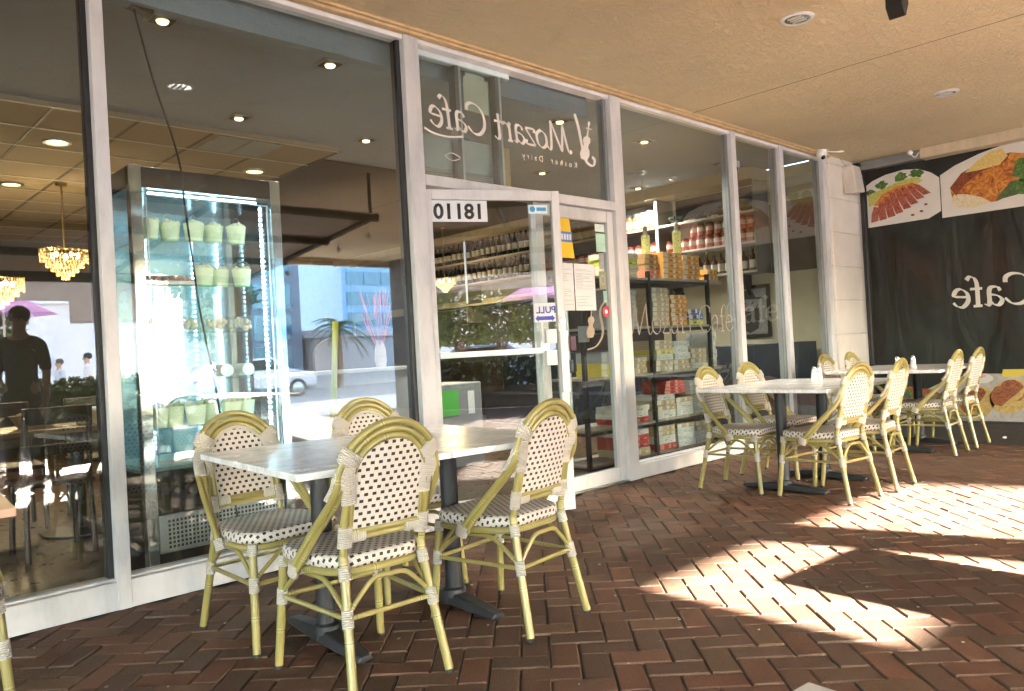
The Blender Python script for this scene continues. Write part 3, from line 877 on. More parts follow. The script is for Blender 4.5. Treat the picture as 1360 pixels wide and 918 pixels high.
b = MB(); b.box((9.733, -1.2, 0.03), (9.74, 3.78, 3.13)); wpart(b, "cloth", banner_mat(), bn, smooth=0)
LY = [0]
def pr(poly, mat, name, layer=1):
    """Flat print on the banner: polygon of (y, z)."""
    b = MB(); b.prism([(-q[0], q[1]) for q in poly], (9.7328 - layer * 0.0007, 0, 0), (0, -1, 0), (0, 0, 1), (-0.0006, 0, 0))
    return wpart(b, name, mat, bn, smooth=0)
def speck(name, stops, scale=30, dist=1.0, rough=0.5):
    t = NT(name); n = t.noise(scale, 6, 0.65, t.coord(), dist)
    return t.bsdf(t.ramp(n, stops), rough)
plate_m = plain("plate_print_white", (0.66, 0.63, 0.60), 0.45, var=0.04)
steak_m = speck("steak_print", [(0.32, (0.10, 0.018, 0.012)), (0.45, (0.30, 0.055, 0.032)), (0.58, (0.42, 0.14, 0.09)), (0.72, (0.15, 0.035, 0.02))], 22, 2.0)
onion_m = speck("onion_print", [(0.3, (0.45, 0.06, 0.02)), (0.5, (0.62, 0.20, 0.03)), (0.7, (0.66, 0.42, 0.10))], 22, 2.0)
green_m = speck("broccoli_print", [(0.3, (0.015, 0.04, 0.010)), (0.5, (0.06, 0.14, 0.025)), (0.7, (0.20, 0.32, 0.06))], 26, 1.5)
lime_m = speck("garnish_print", [(0.3, (0.30, 0.30, 0.05)), (0.55, (0.55, 0.52, 0.14)), (0.75, (0.62, 0.60, 0.32))], 40)
fish_m = speck("baked_fish_print", [(0.28, (0.10, 0.025, 0.01)), (0.45, (0.42, 0.11, 0.02)), (0.6, (0.62, 0.27, 0.04)), (0.78, (0.70, 0.46, 0.14))], 11, 2.2)
flake_m = speck("fish_flake_print", [(0.3, (0.55, 0.42, 0.22)), (0.6, (0.72, 0.66, 0.50))], 40)
fry_m = speck("golden_straws_print", [(0.3, (0.50, 0.33, 0.07)), (0.6, (0.74, 0.58, 0.22))], 60)
# plate one
p1 = [(3.778, 2.345), (3.10, 2.352), (2.98, 2.41), (2.965, 2.42), (2.965, 2.80), (3.05, 2.875), (3.18, 2.94), (3.35, 2.965), (3.55, 2.945), (3.70, 2.90), (3.778, 2.855)]
pr(p1, plate_m, "plate_print")
rb = random.Random(11)
def blob(cy, cz, ry, rz, k=14, jit=0.22):
    return [(cy + ry * math.cos(2 * math.pi * i / k) * (1 + rb.uniform(-jit, jit)), cz + rz * math.sin(2 * math.pi * i / k) * (1 + rb.uniform(-jit, jit))) for i in range(k)]
for (cy, cz, a, c_) in ((3.73, 2.76, 0.05, 0.04), (3.60, 2.83, 0.06, 0.055), (3.38, 2.885, 0.08, 0.05), (3.20, 2.89, 0.08, 0.05)):
    pr(blob(cy, cz, a, c_, 18, 0.3), green_m, "broccoli_print", 2)
pr([(3.76, 2.74), (3.60, 2.78), (3.40, 2.84), (3.20, 2.86), (3.14, 2.80), (3.30, 2.72), (3.60, 2.62), (3.76, 2.60)], lime_m, "garnish_print", 3)
pr([(3.70, 2.60), (3.60, 2.72), (3.45, 2.78), (3.25, 2.80), (3.18, 2.73), (3.30, 2.66), (3.50, 2.56)], onion_m, "onion_print", 4)
steps = [(3.70, 2.40, 0.17, -6), (3.60, 2.41, 0.21, 6), (3.50, 2.43, 0.25, 14), (3.41, 2.46, 0.27, 20), (3.32, 2.50, 0.27, 26), (3.24, 2.54, 0.25, 32), (3.17, 2.59, 0.21, 38), (3.10, 2.63, 0.18, 44)]
for i, (cy, cz, ln, an) in enumerate(steps):
    a = R(an); dy, dz = math.sin(a), math.cos(a)
    w = 0.042
    pr([(cy + w, cz), (cy - w, cz + 0.012), (cy - w + dy * ln * 0.98, cz + dz * ln), (cy + w * 0.4 + dy * ln, cz + dz * ln + 0.02), (cy + w + dy * ln * 0.5, cz + dz * ln * 0.55)], steak_m, "steak_slice_print", 5 + i % 3)
for cy, cz in ((3.17, 2.45), (3.27, 2.42), (3.12, 2.52)):
    pr(blob(cy, cz, 0.022, 0.012, 10), plain("sauce_print", (0.22, 0.03, 0.02), 0.4), "sauce_print", 3)
# plate two
p2 = [(2.955, 2.335), (1.55, 2.335), (1.45, 2.50), (1.45, 2.80), (1.60, 2.95), (1.90, 3.03), (2.25, 3.04), (2.55, 2.98), (2.80, 2.90), (2.955, 2.82)]
pr(p2, plate_m, "plate_print")
pr([(2.84, 2.52), (2.86, 2.66), (2.74, 2.80), (2.52, 2.90), (2.25, 2.93), (2.02, 2.86), (2.02, 2.66), (2.15, 2.52), (2.40, 2.43), (2.70, 2.44)], fish_m, "fish_print", 2)
pr([(2.86, 2.50), (2.82, 2.58), (2.70, 2.56), (2.55, 2.50), (2.46, 2.43), (2.62, 2.40), (2.78, 2.42)], flake_m, "fish_flake_print", 3)
pr([(2.86, 2.66), (2.74, 2.80), (2.52, 2.90), (2.25, 2.93), (2.30, 2.84), (2.55, 2.78), (2.72, 2.66), (2.80, 2.56)], speck("seared_edge_print", [(0.3, (0.06, 0.015, 0.008)), (0.6, (0.30, 0.07, 0.02)), (0.8, (0.5, 0.2, 0.04))], 16, 2.0), "fish_print", 3)
pr([(2.70, 2.80), (2.58, 2.90), (2.45, 2.98), (2.33, 2.99), (2.28, 2.90), (2.36, 2.82), (2.55, 2.80)], fry_m, "garnish_print", 4)
for (cy, cz, a, c_) in ((2.12, 2.72, 0.13, 0.12), (2.02, 2.60, 0.12, 0.10), (2.16, 2.54, 0.10, 0.07), (1.88, 2.70, 0.13, 0.13)):
    pr(blob(cy, cz, a, c_, 22, 0.25), green_m, "broccoli_print", 5)
pr([(2.42, 2.44), (2.20, 2.47), (2.13, 2.62), (2.26, 2.62), (2.36, 2.52)], speck("leaf_print", [(0.3, (0.03, 0.06, 0.02)), (0.7, (0.10, 0.15, 0.05))], 20), "leaf_print", 4)
# lower platter with tacos
pr([(3.778, 0.032), (1.2, 0.032), (1.2, 0.52), (2.30, 0.55), (2.75, 0.56), (3.05, 0.47), (3.45, 0.27), (3.778, 0.15)], speck("platter_print", [(0.3, (0.34, 0.29, 0.24)), (0.7, (0.56, 0.51, 0.45))], 9), "platter_print")
shell = speck("taco_shell_print", [(0.3, (0.42, 0.24, 0.06)), (0.7, (0.66, 0.46, 0.17))], 25)
fill = speck("taco_filling_print", [(0.30, (0.05, 0.02, 0.01)), (0.44, (0.22, 0.06, 0.02)), (0.56, (0.42, 0.13, 0.05)), (0.66, (0.10, 0.14, 0.03)), (0.78, (0.50, 0.34, 0.10))], 24, 2.0)
for k, (cy, cz, r_, an) in enumerate(((2.73, 0.245, 0.205, -48), (2.40, 0.32, 0.215, -36), (2.04, 0.34, 0.21, -28), (1.65, 0.34, 0.21, -22))):
    a = R(an)
    def tr(p): return (cy + p[0] * math.cos(a) - p[1] * math.sin(a), cz + p[0] * math.sin(a) + p[1] * math.cos(a))
    pr([tr((r_ * 0.98 * math.cos(t), r_ * 0.80 * math.sin(t) - 0.02)) for t in [2 * math.pi * i / 24 for i in range(24)]], shell, "taco_print", 2)
    pr([tr((r_ * 0.82 * math.cos(t), r_ * 0.56 * math.sin(t) * (1 + rb.uniform(-0.2, 0.2)) + 0.02)) for t in [2 * math.pi * i / 20 for i in range(20)]], fill, "taco_filling_print", 3)
    pr([tr((-r_ * 0.9, -0.01)), tr((-r_ * 0.45, -0.085)), tr((r_ * 0.2, -0.10)), tr((r_ * 0.75, -0.06)), tr((r_ * 0.3, -0.045)), tr((-r_ * 0.4, -0.03))], shell, "taco_print", 4)
pr(blob(2.66, 0.505, 0.12, 0.055, 16, 0.06), plate_m, "bowl_print", 2)
pr(blob(2.70, 0.535, 0.085, 0.03, 16, 0.2), speck("shrimp_print", [(0.35, (0.62, 0.26, 0.14)), (0.65, (0.72, 0.54, 0.42))], 40), "salad_print", 3)
pr([(2.46, 0.52), (2.44, 0.60), (2.22, 0.60), (2.17, 0.55), (2.30, 0.52)], plain("lemon_print", (0.66, 0.52, 0.07), 0.5), "lemon_print", 2)
pr([(3.62, 0.17), (3.58, 0.33), (3.42, 0.42), (3.15, 0.38), (3.02, 0.28), (3.12, 0.18)], fill, "salad_print", 2)
pr(blob(3.50, 0.33, 0.12, 0.08, 16, 0.3), green_m, "salad_leaf_print", 3)
# name on the banner in mirror writing
qs, tot = script_text("Cafe", 0.0, 0.15)
b = MB()
for i, q in enumerate(qs):
    b.prism([((tot - p[0]) * 0.325, p[1] * 0.325) for p in q], (9.7325 - 0.0002 * (i % 5), 2.905, 1.305), (0, -1, 0), (0, 0, 1), (-0.0005, 0, 0))
wpart(b, "lettering", plain("banner_white_ink", (0.66, 0.64, 0.60), 0.5, var=0.04), bn, smooth=0)

# roller housing and beam above the banner
sh = empty("shutter_housing", "worn metal shutter rail and cream beam above the banner", "shutter rail", (9.6, 1.5, 3.139))
b = MB(); b.box((9.60, 3.10, 3.03), (9.731, 3.79, 3.075)); b.box((9.63, 3.10, 3.076), (9.731, 3.79, 3.137)); wpart(b, "rail", M['grey_alu'], sh, bevel=0.004)
b = MB(); b.box((9.55, -1.5, 3.02), (9.731, 3.098, 3.137)); wpart(b, "beam", painted_metal("peeling_cream_beam", (0.62, 0.52, 0.38), 0.8), sh, bevel=0.006)
b = MB(); b.box((9.55, 3.79, 2.88), (9.745, 3.858, 3.12)); b.tube([(9.68, 3.80, 2.86), (9.68, 3.80, 0.03)], 0.018, 8); wpart(b, "bracket", M['black'], sh, bevel=0.004)
b = MB(); b.sphere((9.50, 3.18, 3.10), 0.03, 10, 8); b.tube(smoothpath([(9.50, 3.18, 3.09), (9.52, 3.14, 3.04), (9.54, 3.10, 3.09)], 5), 0.006, 6); wpart(b, "clip", M['white'], sh)

# ------------------------------------------------------------------ things fixed to the terrace ceiling and pillar
def downlight(x, y, label):
    t = empty("downlight", label, "ceiling light", (x, y, 3.139), group="recessed lights in the terrace ceiling")
    b = MB(); b.lathe([(0.105, 0.0), (0.105, -0.008), (0.088, -0.014), (0.080, -0.010), (0.080, 0.0)], (0, 0, 0), 28); b.build("trim_ring", M['white_trim'], t)
    b = MB(); b.lathe([(0.080, -0.0085), (0.055, -0.004), (0.030, -0.003), (0.0001, -0.003)], (0, 0, 0), 28); b.build("reflector", M['chrome'], t)
    b = MB()
    for k in range(3): b.tube([(-0.04 + k * 0.035, -0.045, -0.0105), (-0.04 + k * 0.035, 0.045, -0.0105)], 0.006, 8)
    b.build("lamp", plain("lamp_tube", (0.75, 0.75, 0.72), 0.3), t)
downlight(4.89, 2.27, "round recessed ceiling light above the middle tables, the bigger one in view")
downlight(7.53, 2.20, "round recessed ceiling light close to the banner wall")
downlight(2.25, 2.24, "round recessed ceiling light above the close cafe tables")
t = empty("hanging_speaker", "small black angular speaker hanging from the tan terrace ceiling", "speaker", (4.76, 1.615, 3.139)); t.scale = (0.85, 0.85, 1.0)
b = MB(); b.prism([(-0.05, 0.0), (0.055, 0.02), (0.06, -0.12), (0.0, -0.20), (-0.06, -0.14)], (0, -0.05, -0.06), (1, 0, 0), (0, 0, 1), (0, 0.11, 0)); b.build("cabinet", M['black'], t, bevel=0.006)
b = MB(); b.tube([(0, 0, 0), (0, 0, -0.07)], 0.012, 8); b.lathe([(0.04, 0), (0.04, -0.01), (0.0001, -0.012)], seg=14); b.build("bracket", M['black'], t)
t = empty("wall_speaker", "pale wedge shaped speaker mounted high on the cream pillar", "speaker", (9.36, 3.86, 2.72))
b = MB(); b.prism([(-0.125, 0.0), (0.125, 0.02), (0.105, 0.33), (-0.105, 0.33)], (0, -0.02, 0), (1, 0, 0), (0, 0.12, 0.99), (0, -0.15, 0)); b.build("cabinet", plain("off_white_cabinet", (0.62, 0.56, 0.50), 0.5), t, bevel=0.012)
b = MB(); b.box((-0.02, -0.178, 0.19), (0.025, -0.168, 0.205)); b.build("emblem", M['paper'], t)
b = MB(); b.tube(smoothpath([(-0.09, -0.05, 0.33), (-0.12, -0.02, 0.38), (-0.13, 0.0, 0.42)], 5), 0.004, 6); b.build("cable", M['grey_alu'], t)
def dome_camera(loc, label, arm=True):
    t = empty("dome_camera", label, "security camera", loc, group="white dome security cameras")
    b = MB(); b.lathe([(0.055, 0), (0.06, -0.02), (0.058, -0.05), (0.05, -0.065)], seg=20); b.build("housing", M['white'], t)
    b = MB(); b.sphere((0, 0, -0.062), 0.05, 18, 12); b.build("ball", M['white'], t)
    b = MB(); b.sphere((-0.022, -0.024, -0.085), 0.026, 14, 10); b.build("lens", M['black_gloss'], t)
    if arm:
        b = MB(); b.tube(smoothpath([(0.04, -0.02, -0.01), (0.13, -0.06, -0.012), (0.24, -0.14, -0.008)], 5), [0.009] * 11, 8); b.build("conduit", M['white_trim'], t)
dome_camera((8.60, 3.80, 3.139), "white dome camera under the terrace ceiling at the pillar corner")

# ------------------------------------------------------------------ bistro chairs
def chair():
    root = empty("bistro_chair", "x", "chair")
    r = 0.0125
    # seat plate
    b = MB()
    rings = []
    K = 48
    def outline(k, grow=0.0):
        a = 2 * math.pi * k / K
        ca, sa = math.cos(a), math.sin(a)
        e = 0.42
        x = math.copysign(abs(ca) ** e, ca); y = math.copysign(abs(sa) ** e, sa)
        wx = 0.213 if y > 0 else 0.213 - 0.035 * (-y)
        if y < 0: x *= 1 - 0.10 * (-y) ** 2
        return x * wx, y * 0.205 + 0.01
    prof = [(-0.040, 0.455), (-0.012, 0.455), (-0.003, 0.451), (0.002, 0.443), (0.002, 0.420), (-0.003, 0.413), (-0.012, 0.410)]
    arc = [-0.040, -0.012, -0.003, 0.006, 0.029, 0.037, 0.046]
    base = len(b.v); UVs = []
    b.v.append((0, 0.01, 0.4555)); UVs.append((0, 0.01))
    for (off, z), s_ in zip(prof, arc):
        for k in range(K):
            x, y = outline(k); L = math.hypot(x, y - 0.01)
            f = (L + off) / L; g_ = (L + s_) / L
            b.v.append((x * f, (y - 0.01) * f + 0.01, z)); UVs.append((x * g_, (y - 0.01) * g_ + 0.01))
    def fc(idx): b.face(idx, [UVs[i] for i in idx])
    for k in range(K): fc([0, 1 + k, 1 + (k + 1) % K])
    for i in range(len(prof) - 1):
        for k in range(K):
            k2 = (k + 1) % K
            fc([1 + i * K + k, 1 + (i + 1) * K + k, 1 + (i + 1) * K + k2, 1 + i * K + k2])
    fc([1 + (len(prof) - 1) * K + k for k in reversed(range(K))])
    b.build("seat", M['weave_seat'], root, smooth=60)
    # ring under the seat
    b = MB()
    b.tube([(outline(k)[0] * 0.955, (outline(k)[1] - 0.01) * 0.955 + 0.01, 0.398) for k in range(K)], 0.0135, 10, closed=True)
    b.build("seat_frame", M['bamboo'], root)
    # legs
    FT = {}
    for sx in (-1, 1):
        top, foot = Vector((sx * 0.188, 0.185, 0.415)), Vector((sx * 0.212, 0.222, 0.0))
        b = MB(); b.tube([top, top.lerp(foot, 0.5), foot + Vector((0, 0, 0.012))], [0.0155, 0.0155, 0.0150], 12)
        lg = b.build("leg", M['bamboo'], root); FT[(sx, 1)] = (top, foot)
        b = MB(); b.tube([foot + Vector((0, 0, 0.012)), foot], 0.0155, 12); b.build("foot_cap", M['black'], lg)
        top, foot = Vector((sx * 0.152, -0.185, 0.46)), Vector((sx * 0.186, -0.272, 0.0))
        mid = Vector((sx * 0.156, -0.200, 0.36))
        b = MB(); b.tube(smoothpath([top, mid, mid.lerp(foot, 0.5), foot + Vector((0, 0, 0.012))], 4), 0.0155, 12)
        lg = b.build("leg", M['bamboo'], root); FT[(sx, -1)] = (mid, foot)
        b = MB(); b.tube([foot + Vector((0, 0, 0.012)), foot], 0.0155, 12); b.build("foot_cap", M['black'], lg)
    def at(sx, sy, z):
        t_, f_ = FT[(sx, sy)]
        return t_.lerp(f_, (t_.z - z) / t_.z)
    zs = 0.262
    for a_, c_ in (((-1, 1), (1, 1)), ((-1, -1), (1, -1)), ((-1, 1), (-1, -1)), ((1, 1), (1, -1))):
        b = MB(); b.tube([at(*a_, zs), at(*c_, zs)], 0.0088, 8); b.build("stretcher", M['bamboo'], root)
        p, q = at(*a_, zs + 0.012), at(*c_, zs + 0.012)
        m1 = p.lerp(q, 0.30); m2 = p.lerp(q, 0.70); m1.z = m2.z = 0.372
        b = MB(); b.tube(smoothpath([p, p.lerp(m1, 0.8), m1.lerp(m2, 0.14), m1.lerp(m2, 0.5)], 5), 0.0085, 8)
        b.tube(smoothpath([q, q.lerp(m2, 0.8), m2.lerp(m1, 0.14), m1.lerp(m2, 0.5)], 5), 0.0085, 8)
        b.build("brace", M['bamboo'], root)
    for sx in (-1, 1):
        for sy in (-1, 1):
            b = MB(); b.tube([at(sx, sy, zs + 0.028), at(sx, sy, zs - 0.028)], 0.0192, 12); b.build("binding", M['wrap'], root)
            tz = 0.40
            b = MB(); b.tube([at(sx, sy, tz + 0.012 if sy > 0 else 0.42), at(sx, sy, tz - 0.028 if sy > 0 else 0.378)], 0.0195, 12); b.build("binding", M['wrap'], root)
    # back: y of the back plane at a height
    def yb(z): return -0.186 - (z - 0.46) * 0.245
    zc = 0.700
    def arch(rad, dy=0.0, n=18, zoff=0.0):
        out = []
        for i in range(n + 1):
            a = math.pi * i / n
            z = zc + rad * math.sin(a) * 1.0
            out.append(Vector((rad * math.cos(a), yb(z) + dy, z + zoff)))
        return out
    # outer hoop: a pair of tubes from the seat sides up and over
    b = MB()
    for rad, fx, fy, dy in ((0.190, 0.236, 0.025, 0.0), (0.1655, 0.232, -0.003, 0.004)):
        A = arch(rad, dy)
        lo_r = Vector((fx, fy, 0.392))
        pre = [lo_r, lo_r.lerp(Vector((rad + 0.008, yb(0.66) + dy + 0.012, 0.655)), 0.5) + Vector((0.004, 0, 0)), Vector((rad + 0.008, yb(0.66) + dy + 0.010, 0.655))]
        path = smoothpath(pre + A[1:3], 5)[:-6] + A[1:-1]
        post_ = [Vector((-v.x, v.y, v.z)) for v in reversed(smoothpath(pre + A[1:3], 5)[:-6])]
        b.tube(path + post_, r if rad > 0.18 else r * 0.96, 12)
    b.build("hoop", M['bamboo'], root)
    # uprights and inner arch
    b = MB()
    A = arch(0.1415)
    low = [Vector((0.152, yb(0.46), 0.44)), Vector((0.156, yb(0.56), 0.56)), Vector((0.148, yb(0.66), 0.655))]
    path = smoothpath(low + A[1:3], 5)[:-6] + A[1:-1]
    b.tube(path + [Vector((-v.x, v.y, v.z)) for v in reversed(smoothpath(low + A[1:3], 5)[:-6])], r, 12)
    for sx in (-1, 1):
        b.tube([(sx * 0.133, yb(0.50) + 0.002, 0.50), (sx * 0.134, yb(0.60) + 0.002, 0.60), (sx * 0.131, yb(0.72) + 0.002, 0.715)], r * 0.92, 10)
    b.build("back_frame", M['bamboo'], root)
    b = MB(); b.tube([(-0.145, yb(0.535), 0.535), (0.145, yb(0.535), 0.535)], r, 10); b.tube([(-0.14, yb(0.512) + 0.001, 0.5125), (0.14, yb(0.512) + 0.001, 0.5125)], r * 0.85, 10); b.build("crossbar", M['bamboo'], root)
    # bindings of the back
    for sx in (-1, 1):
        pts = [Vector((sx * 0.195, yb(0.655) + 0.030, 0.648)), Vector((sx * 0.187, yb(0.68) + 0.008, 0.685)), Vector((sx * 0.176, yb(0.71), 0.72)), Vector((sx * 0.152, yb(0.76), 0.775)), Vector((sx * 0.136, yb(0.785), 0.800))]
        b = MB(); b.tube(smoothpath(pts, 5), [0.025] * 8 + [0.030] * 6 + [0.0435] * 7, 16, flat=(Vector((0, 1, 0.2)), 0.50)); 
        pts = [Vector((sx * 0.143, yb(0.64), 0.630)), Vector((sx * 0.145, yb(0.68), 0.68)), Vector((sx * 0.152, yb(0.73), 0.735)), Vector((sx * 0.150, yb(0.76), 0.77))]
        b.tube(smoothpath(pts, 5), [0.0285] * 6 + [0.034] * 5 + [0.036] * 5, 16, flat=(Vector((0, 1, 0.2)), 0.46))
        b.build("binding", M['wrap'], root, smooth=60)
        b = MB(); b.tube([(sx * 0.149, yb(0.492), 0.488), (sx * 0.149, yb(0.555), 0.556)], 0.026, 14, flat=(Vector((0, 1, 0)), 0.66)); b.build("binding", M['wrap'], root)
        b = MB(); b.tube([(sx * 0.128, yb(0.524), 0.524), (sx * 0.078, yb(0.524), 0.524)], 0.0265, 14, flat=(Vector((0, 1, 0)), 0.56)); b.build("binding", M['wrap'], root)
        b = MB(); b.tube([(sx * 0.2345, 0.002, 0.420), (sx * 0.2335, 0.020, 0.378)], 0.0285, 12, flat=(Vector((1, 0, 0)), 0.60)); b.tube([(sx * 0.236, 0.01, 0.398), (sx * 0.200, 0.012, 0.398)], 0.021, 10); b.build("binding", M['wrap'], root)
    # woven back
    b = MB()
    NX, rows = 10, []
    zz = [0.545 + 0.155 * i / 6 for i in range(7)] + [zc + 0.131 * math.sin(math.pi / 2 * i / 8) for i in range(1, 9)]
    idx = {}
    for side, dy in ((0, -0.006), (1, 0.006)):
        for j, z in enumerate(zz):
            w = 0.130 if z <= zc else max(0.131 * math.sqrt(max(0, 1 - ((z - zc) / 0.1315) ** 2)), 0.004)
            for i in range(NX + 1):
                x = -w + 2 * w * i / NX
                idx[(side, j, i)] = len(b.v)
                b.v.append((x, yb(z) + dy - 0.012 * (1 - (x / 0.131) ** 2), z))
        for j in range(len(zz) - 1):
            for i in range(NX):
                q = [idx[(side, j, i)], idx[(side, j, i + 1)], idx[(side, j + 1, i + 1)], idx[(side, j + 1, i)]]
                b.face(q, [(b.v[k][0], b.v[k][2]) for k in q])
    b.build("backrest", M['weave'], root, smooth=60)
    b = MB()
    edge = []
    for z in zz[:7]: edge.append(Vector((0.128, yb(z) + 0.004, z)))
    for i in range(1, 12):
        a = math.pi / 2 * i / 12; edge.append(Vector((0.128 * math.cos(a), yb(zc + 0.129 * math.sin(a)) + 0.004, zc + 0.129 * math.sin(a))))
    full = edge + [Vector((0, yb(zc + 0.129) + 0.004, zc + 0.129))] + [Vector((-v.x, v.y, v.z)) for v in reversed(edge)]
    b.tube(full, 0.0075, 8, flat=(Vector((0, 1, 0.2)), 1.1)); b.build("woven_edge", M['wrap'], root)
    return root

CH = []
proto_chair = chair()
def put_chair(x, y, deg, label, group):
    o = proto_chair if not CH else copy_tree(proto_chair)
    CH.append(o)
    o.location = (x, y, 0.0); o.rotation_euler = (0, 0, R(deg))
    tag(o, label, "chair", group)
    return o
GA = "cane chairs at the big front pair of tables"; GB = "cane chairs at the middle pair of tables"; GC = "cane chairs at the tables by the banner"
put_chair(1.505, 2.425, -3, "cane bistro chair seen from behind, largest, tucked under the close marble table", GA)
put_chair(2.205, 2.405, 6, "cane bistro chair with its back to us beside the ajar door", GA)
put_chair(1.50, 3.055, 183, "cane bistro chair facing us in front of the lit display fridge", GA)
put_chair(2.17, 3.10, 176, "cane bistro chair mostly hidden behind the large back-turned chair", GA)
put_chair(5.15, 2.37, -7, "cane bistro chair at the middle table with one leg foot in the sunlight edge", GB)
put_chair(5.66, 2.32, 3, "cane bistro chair second at the middle tables, beside the sunlit bricks", GB)
put_chair(5.15, 2.97, 182, "cane bistro chair facing us before the rack of boxes", GB)
put_chair(5.80, 3.00, 178, "cane bistro chair facing us between rack and portrait, at the middle tables", GB)
put_chair(7.36, 2.46, 2, "cane bistro chair at the banner tables with its back to the street", GC)
put_chair(7.93, 2.45, 0, "cane bistro chair standing just beside the printed tacos", GC)
put_chair(7.36, 3.05, 180, "cane bistro chair far back facing us in front of the dark glass", GC)
put_chair(7.95, 3.05, 181, "cane bistro chair far back facing us in front of the cream pillar", GC)

# ------------------------------------------------------------------ tables
def table():
    root = empty("cafe_table", "x", "table")
    b = MB(); b.box((-0.299, -0.485, 0.716), (0.299, 0.485, 0.74)); b.build("tabletop", M['marble'], root, bevel=0.003)
    b = MB(); b.box((-0.15, -0.15, 0.704), (0.15, 0.15, 0.7155)); b.build("mounting_plate", M['black'], root)
    b = MB(); b.cyl((0, 0, 0.05), (0, 0, 0.704), 0.0385, seg=24); b.lathe([(0.052, 0.045), (0.050, 0.075), (0.0386, 0.085)], seg=24); b.build("pedestal", M['black_iron'], root)
    b = MB()
    for sy in (-1, 1):
        w0, w1 = 0.045, 0.033
        y0, y1 = 0.0, sy * 0.315
        v = len(b.v)
        for (y, w, zt) in ((y0, w0, 0.062), (y1 * 0.5, 0.042, 0.052), (y1, w1, 0.034)):
            b.v += [(-w, y, 0.012), (w, y, 0.012), (w * 0.72, y, zt), (-w * 0.72, y, zt)]
        for i in (0, 1):
            for k in range(4):
                k2 = (k + 1) % 4
                b.face([v + i * 4 + k, v + i * 4 + k2, v + (i + 1) * 4 + k2, v + (i + 1) * 4 + k])
        b.face([v + 8, v + 9, v + 10, v + 11]); b.face([v, v + 1, v + 2, v + 3])
        b.cyl((0, sy * 0.285, 0.0), (0, sy * 0.285, 0.013), 0.018, seg=12)
    b.build("base", M['black_iron'], root, bevel=0.006)
    return root
TB = []
proto_table = table()
def put_table(x, y, deg, label, group):
    o = proto_table if not TB else copy_tree(proto_table)
    TB.append(o); o.location = (x, y, 0); o.rotation_euler = (0, 0, R(deg)); return tag(o, label, "table", group)
put_table(1.551, 2.738, -5, "white marble cafe table at the fridge end of the big front pair", "marble topped tables")
put_table(2.151, 2.685, -5, "white marble cafe table at the door end of the big front pair", "marble topped tables")
put_table(5.185, 2.69, -1, "white marble cafe table with no shakers at the middle of the terrace", "marble topped tables")
put_table(5.790, 2.67, -1, "white marble cafe table with two shakers at the middle of the terrace", "marble topped tables")
put_table(7.36, 2.72, 0, "white marble cafe table in front of the cream pillar", "marble topped tables")
put_table(7.965, 2.72, 0, "white marble cafe table beside the printed banner with two shakers", "marble topped tables")
o = copy_tree(proto_table); o.location = (4.10, -0.72, 0.0); o.scale = (1.26, 0.93, 1.0); tag(o, "white marble cafe table near the street, casting a square shadow on the bricks", "table", "marble topped tables")
o = copy_tree(proto_table); o.location = (4.10, -1.63, 0.0); o.scale = (1.26, 0.93, 1.0); tag(o, "unseen marble cafe table added to lengthen the square shadow on the bricks", "table", "marble topped tables")  # extra table out of view, added to lengthen the tabletop shadow
o = copy_tree(proto_table); o.location = (0.432, -0.07, 0.0); tag(o, "white marble cafe table of which only a corner tip shows by the bricks", "table", "marble topped tables")
o = copy_tree(proto_table); o.location = (0.222, 2.86, 0.0); o.scale = (1.0, 0.65, 1.0); tag(o, "tan topped cafe table with just one corner showing beside the street window", "table", "marble topped tables")
tan_top = plain("tan_laminate", (0.62, 0.40, 0.27), 0.4, var=0.1)
for ch_ in o.children:
    if ch_.name.startswith("tabletop"):
        ch_.data = ch_.data.copy(); ch_.data.materials[0] = tan_top
put_chair(0.31, 3.06, 180, "cane bistro chair mostly out of view beside the tan tabletop", "cane chairs at the tan table")

def shaker(x, y, label):
    t = empty("shaker", label, "shaker", (x, y, 0.740), group="salt and pepper shakers"); t.scale = (1.2, 1.2, 1.25)
    b = MB(); b.lathe([(0.021, 0), (0.022, 0.01), (0.019, 0.035), (0.0155, 0.058)], seg=16); b.build("body", plain("shaker_white", (0.72, 0.72, 0.71), 0.15), t)
    b = MB(); b.lathe([(0.0165, 0.0585), (0.0175, 0.066), (0.014, 0.082), (0.006, 0.089), (0.0001, 0.090)], seg=16); b.build("cap", M['chrome'], t)
shaker(5.72, 2.68, "salt shaker on the middle table, the one nearer the sunlit bricks" .replace("nearer", "towards"))
shaker(5.80, 2.68, "pepper shaker on the middle table, on the banner side of its partner")
shaker(7.50, 2.72, "salt shaker on the table by the banner, pillar side of the two")
shaker(7.60, 2.62, "pepper shaker on the table by the banner, taco side of the two")

# ------------------------------------------------------------------ inside the cafe: the shell
def structbox(name, lo, hi, mat, label, cat):
    b = MB(); b.box(lo, hi); return tag(b.build(name, mat, smooth=0), label, cat, kind='structure')
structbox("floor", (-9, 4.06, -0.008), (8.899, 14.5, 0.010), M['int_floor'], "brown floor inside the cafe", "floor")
structbox("ceiling", (-9, 4.06, 3.125), (8.899, 14.5, 3.3), M['grey_stucco'], "grey textured ceiling inside the cafe", "ceiling")
def tile_mat():
    t = NT("tan_acoustic_tile"); cd = t.coord()
    n = t.noise(60, 5, 0.7, cd); n2 = t.noise(0.8, 3, 0.5, cd)
    c = t.mix(n2, (0.50, 0.41, 0.29), (0.40, 0.32, 0.22))
    c = t.mix(t.math('MULTIPLY', n, 0.3), c, (0.30, 0.22, 0.14))
    return t.bsdf(c, 0.9, normal=t.bump(n, 0.3, 0.004), spec=0.2)
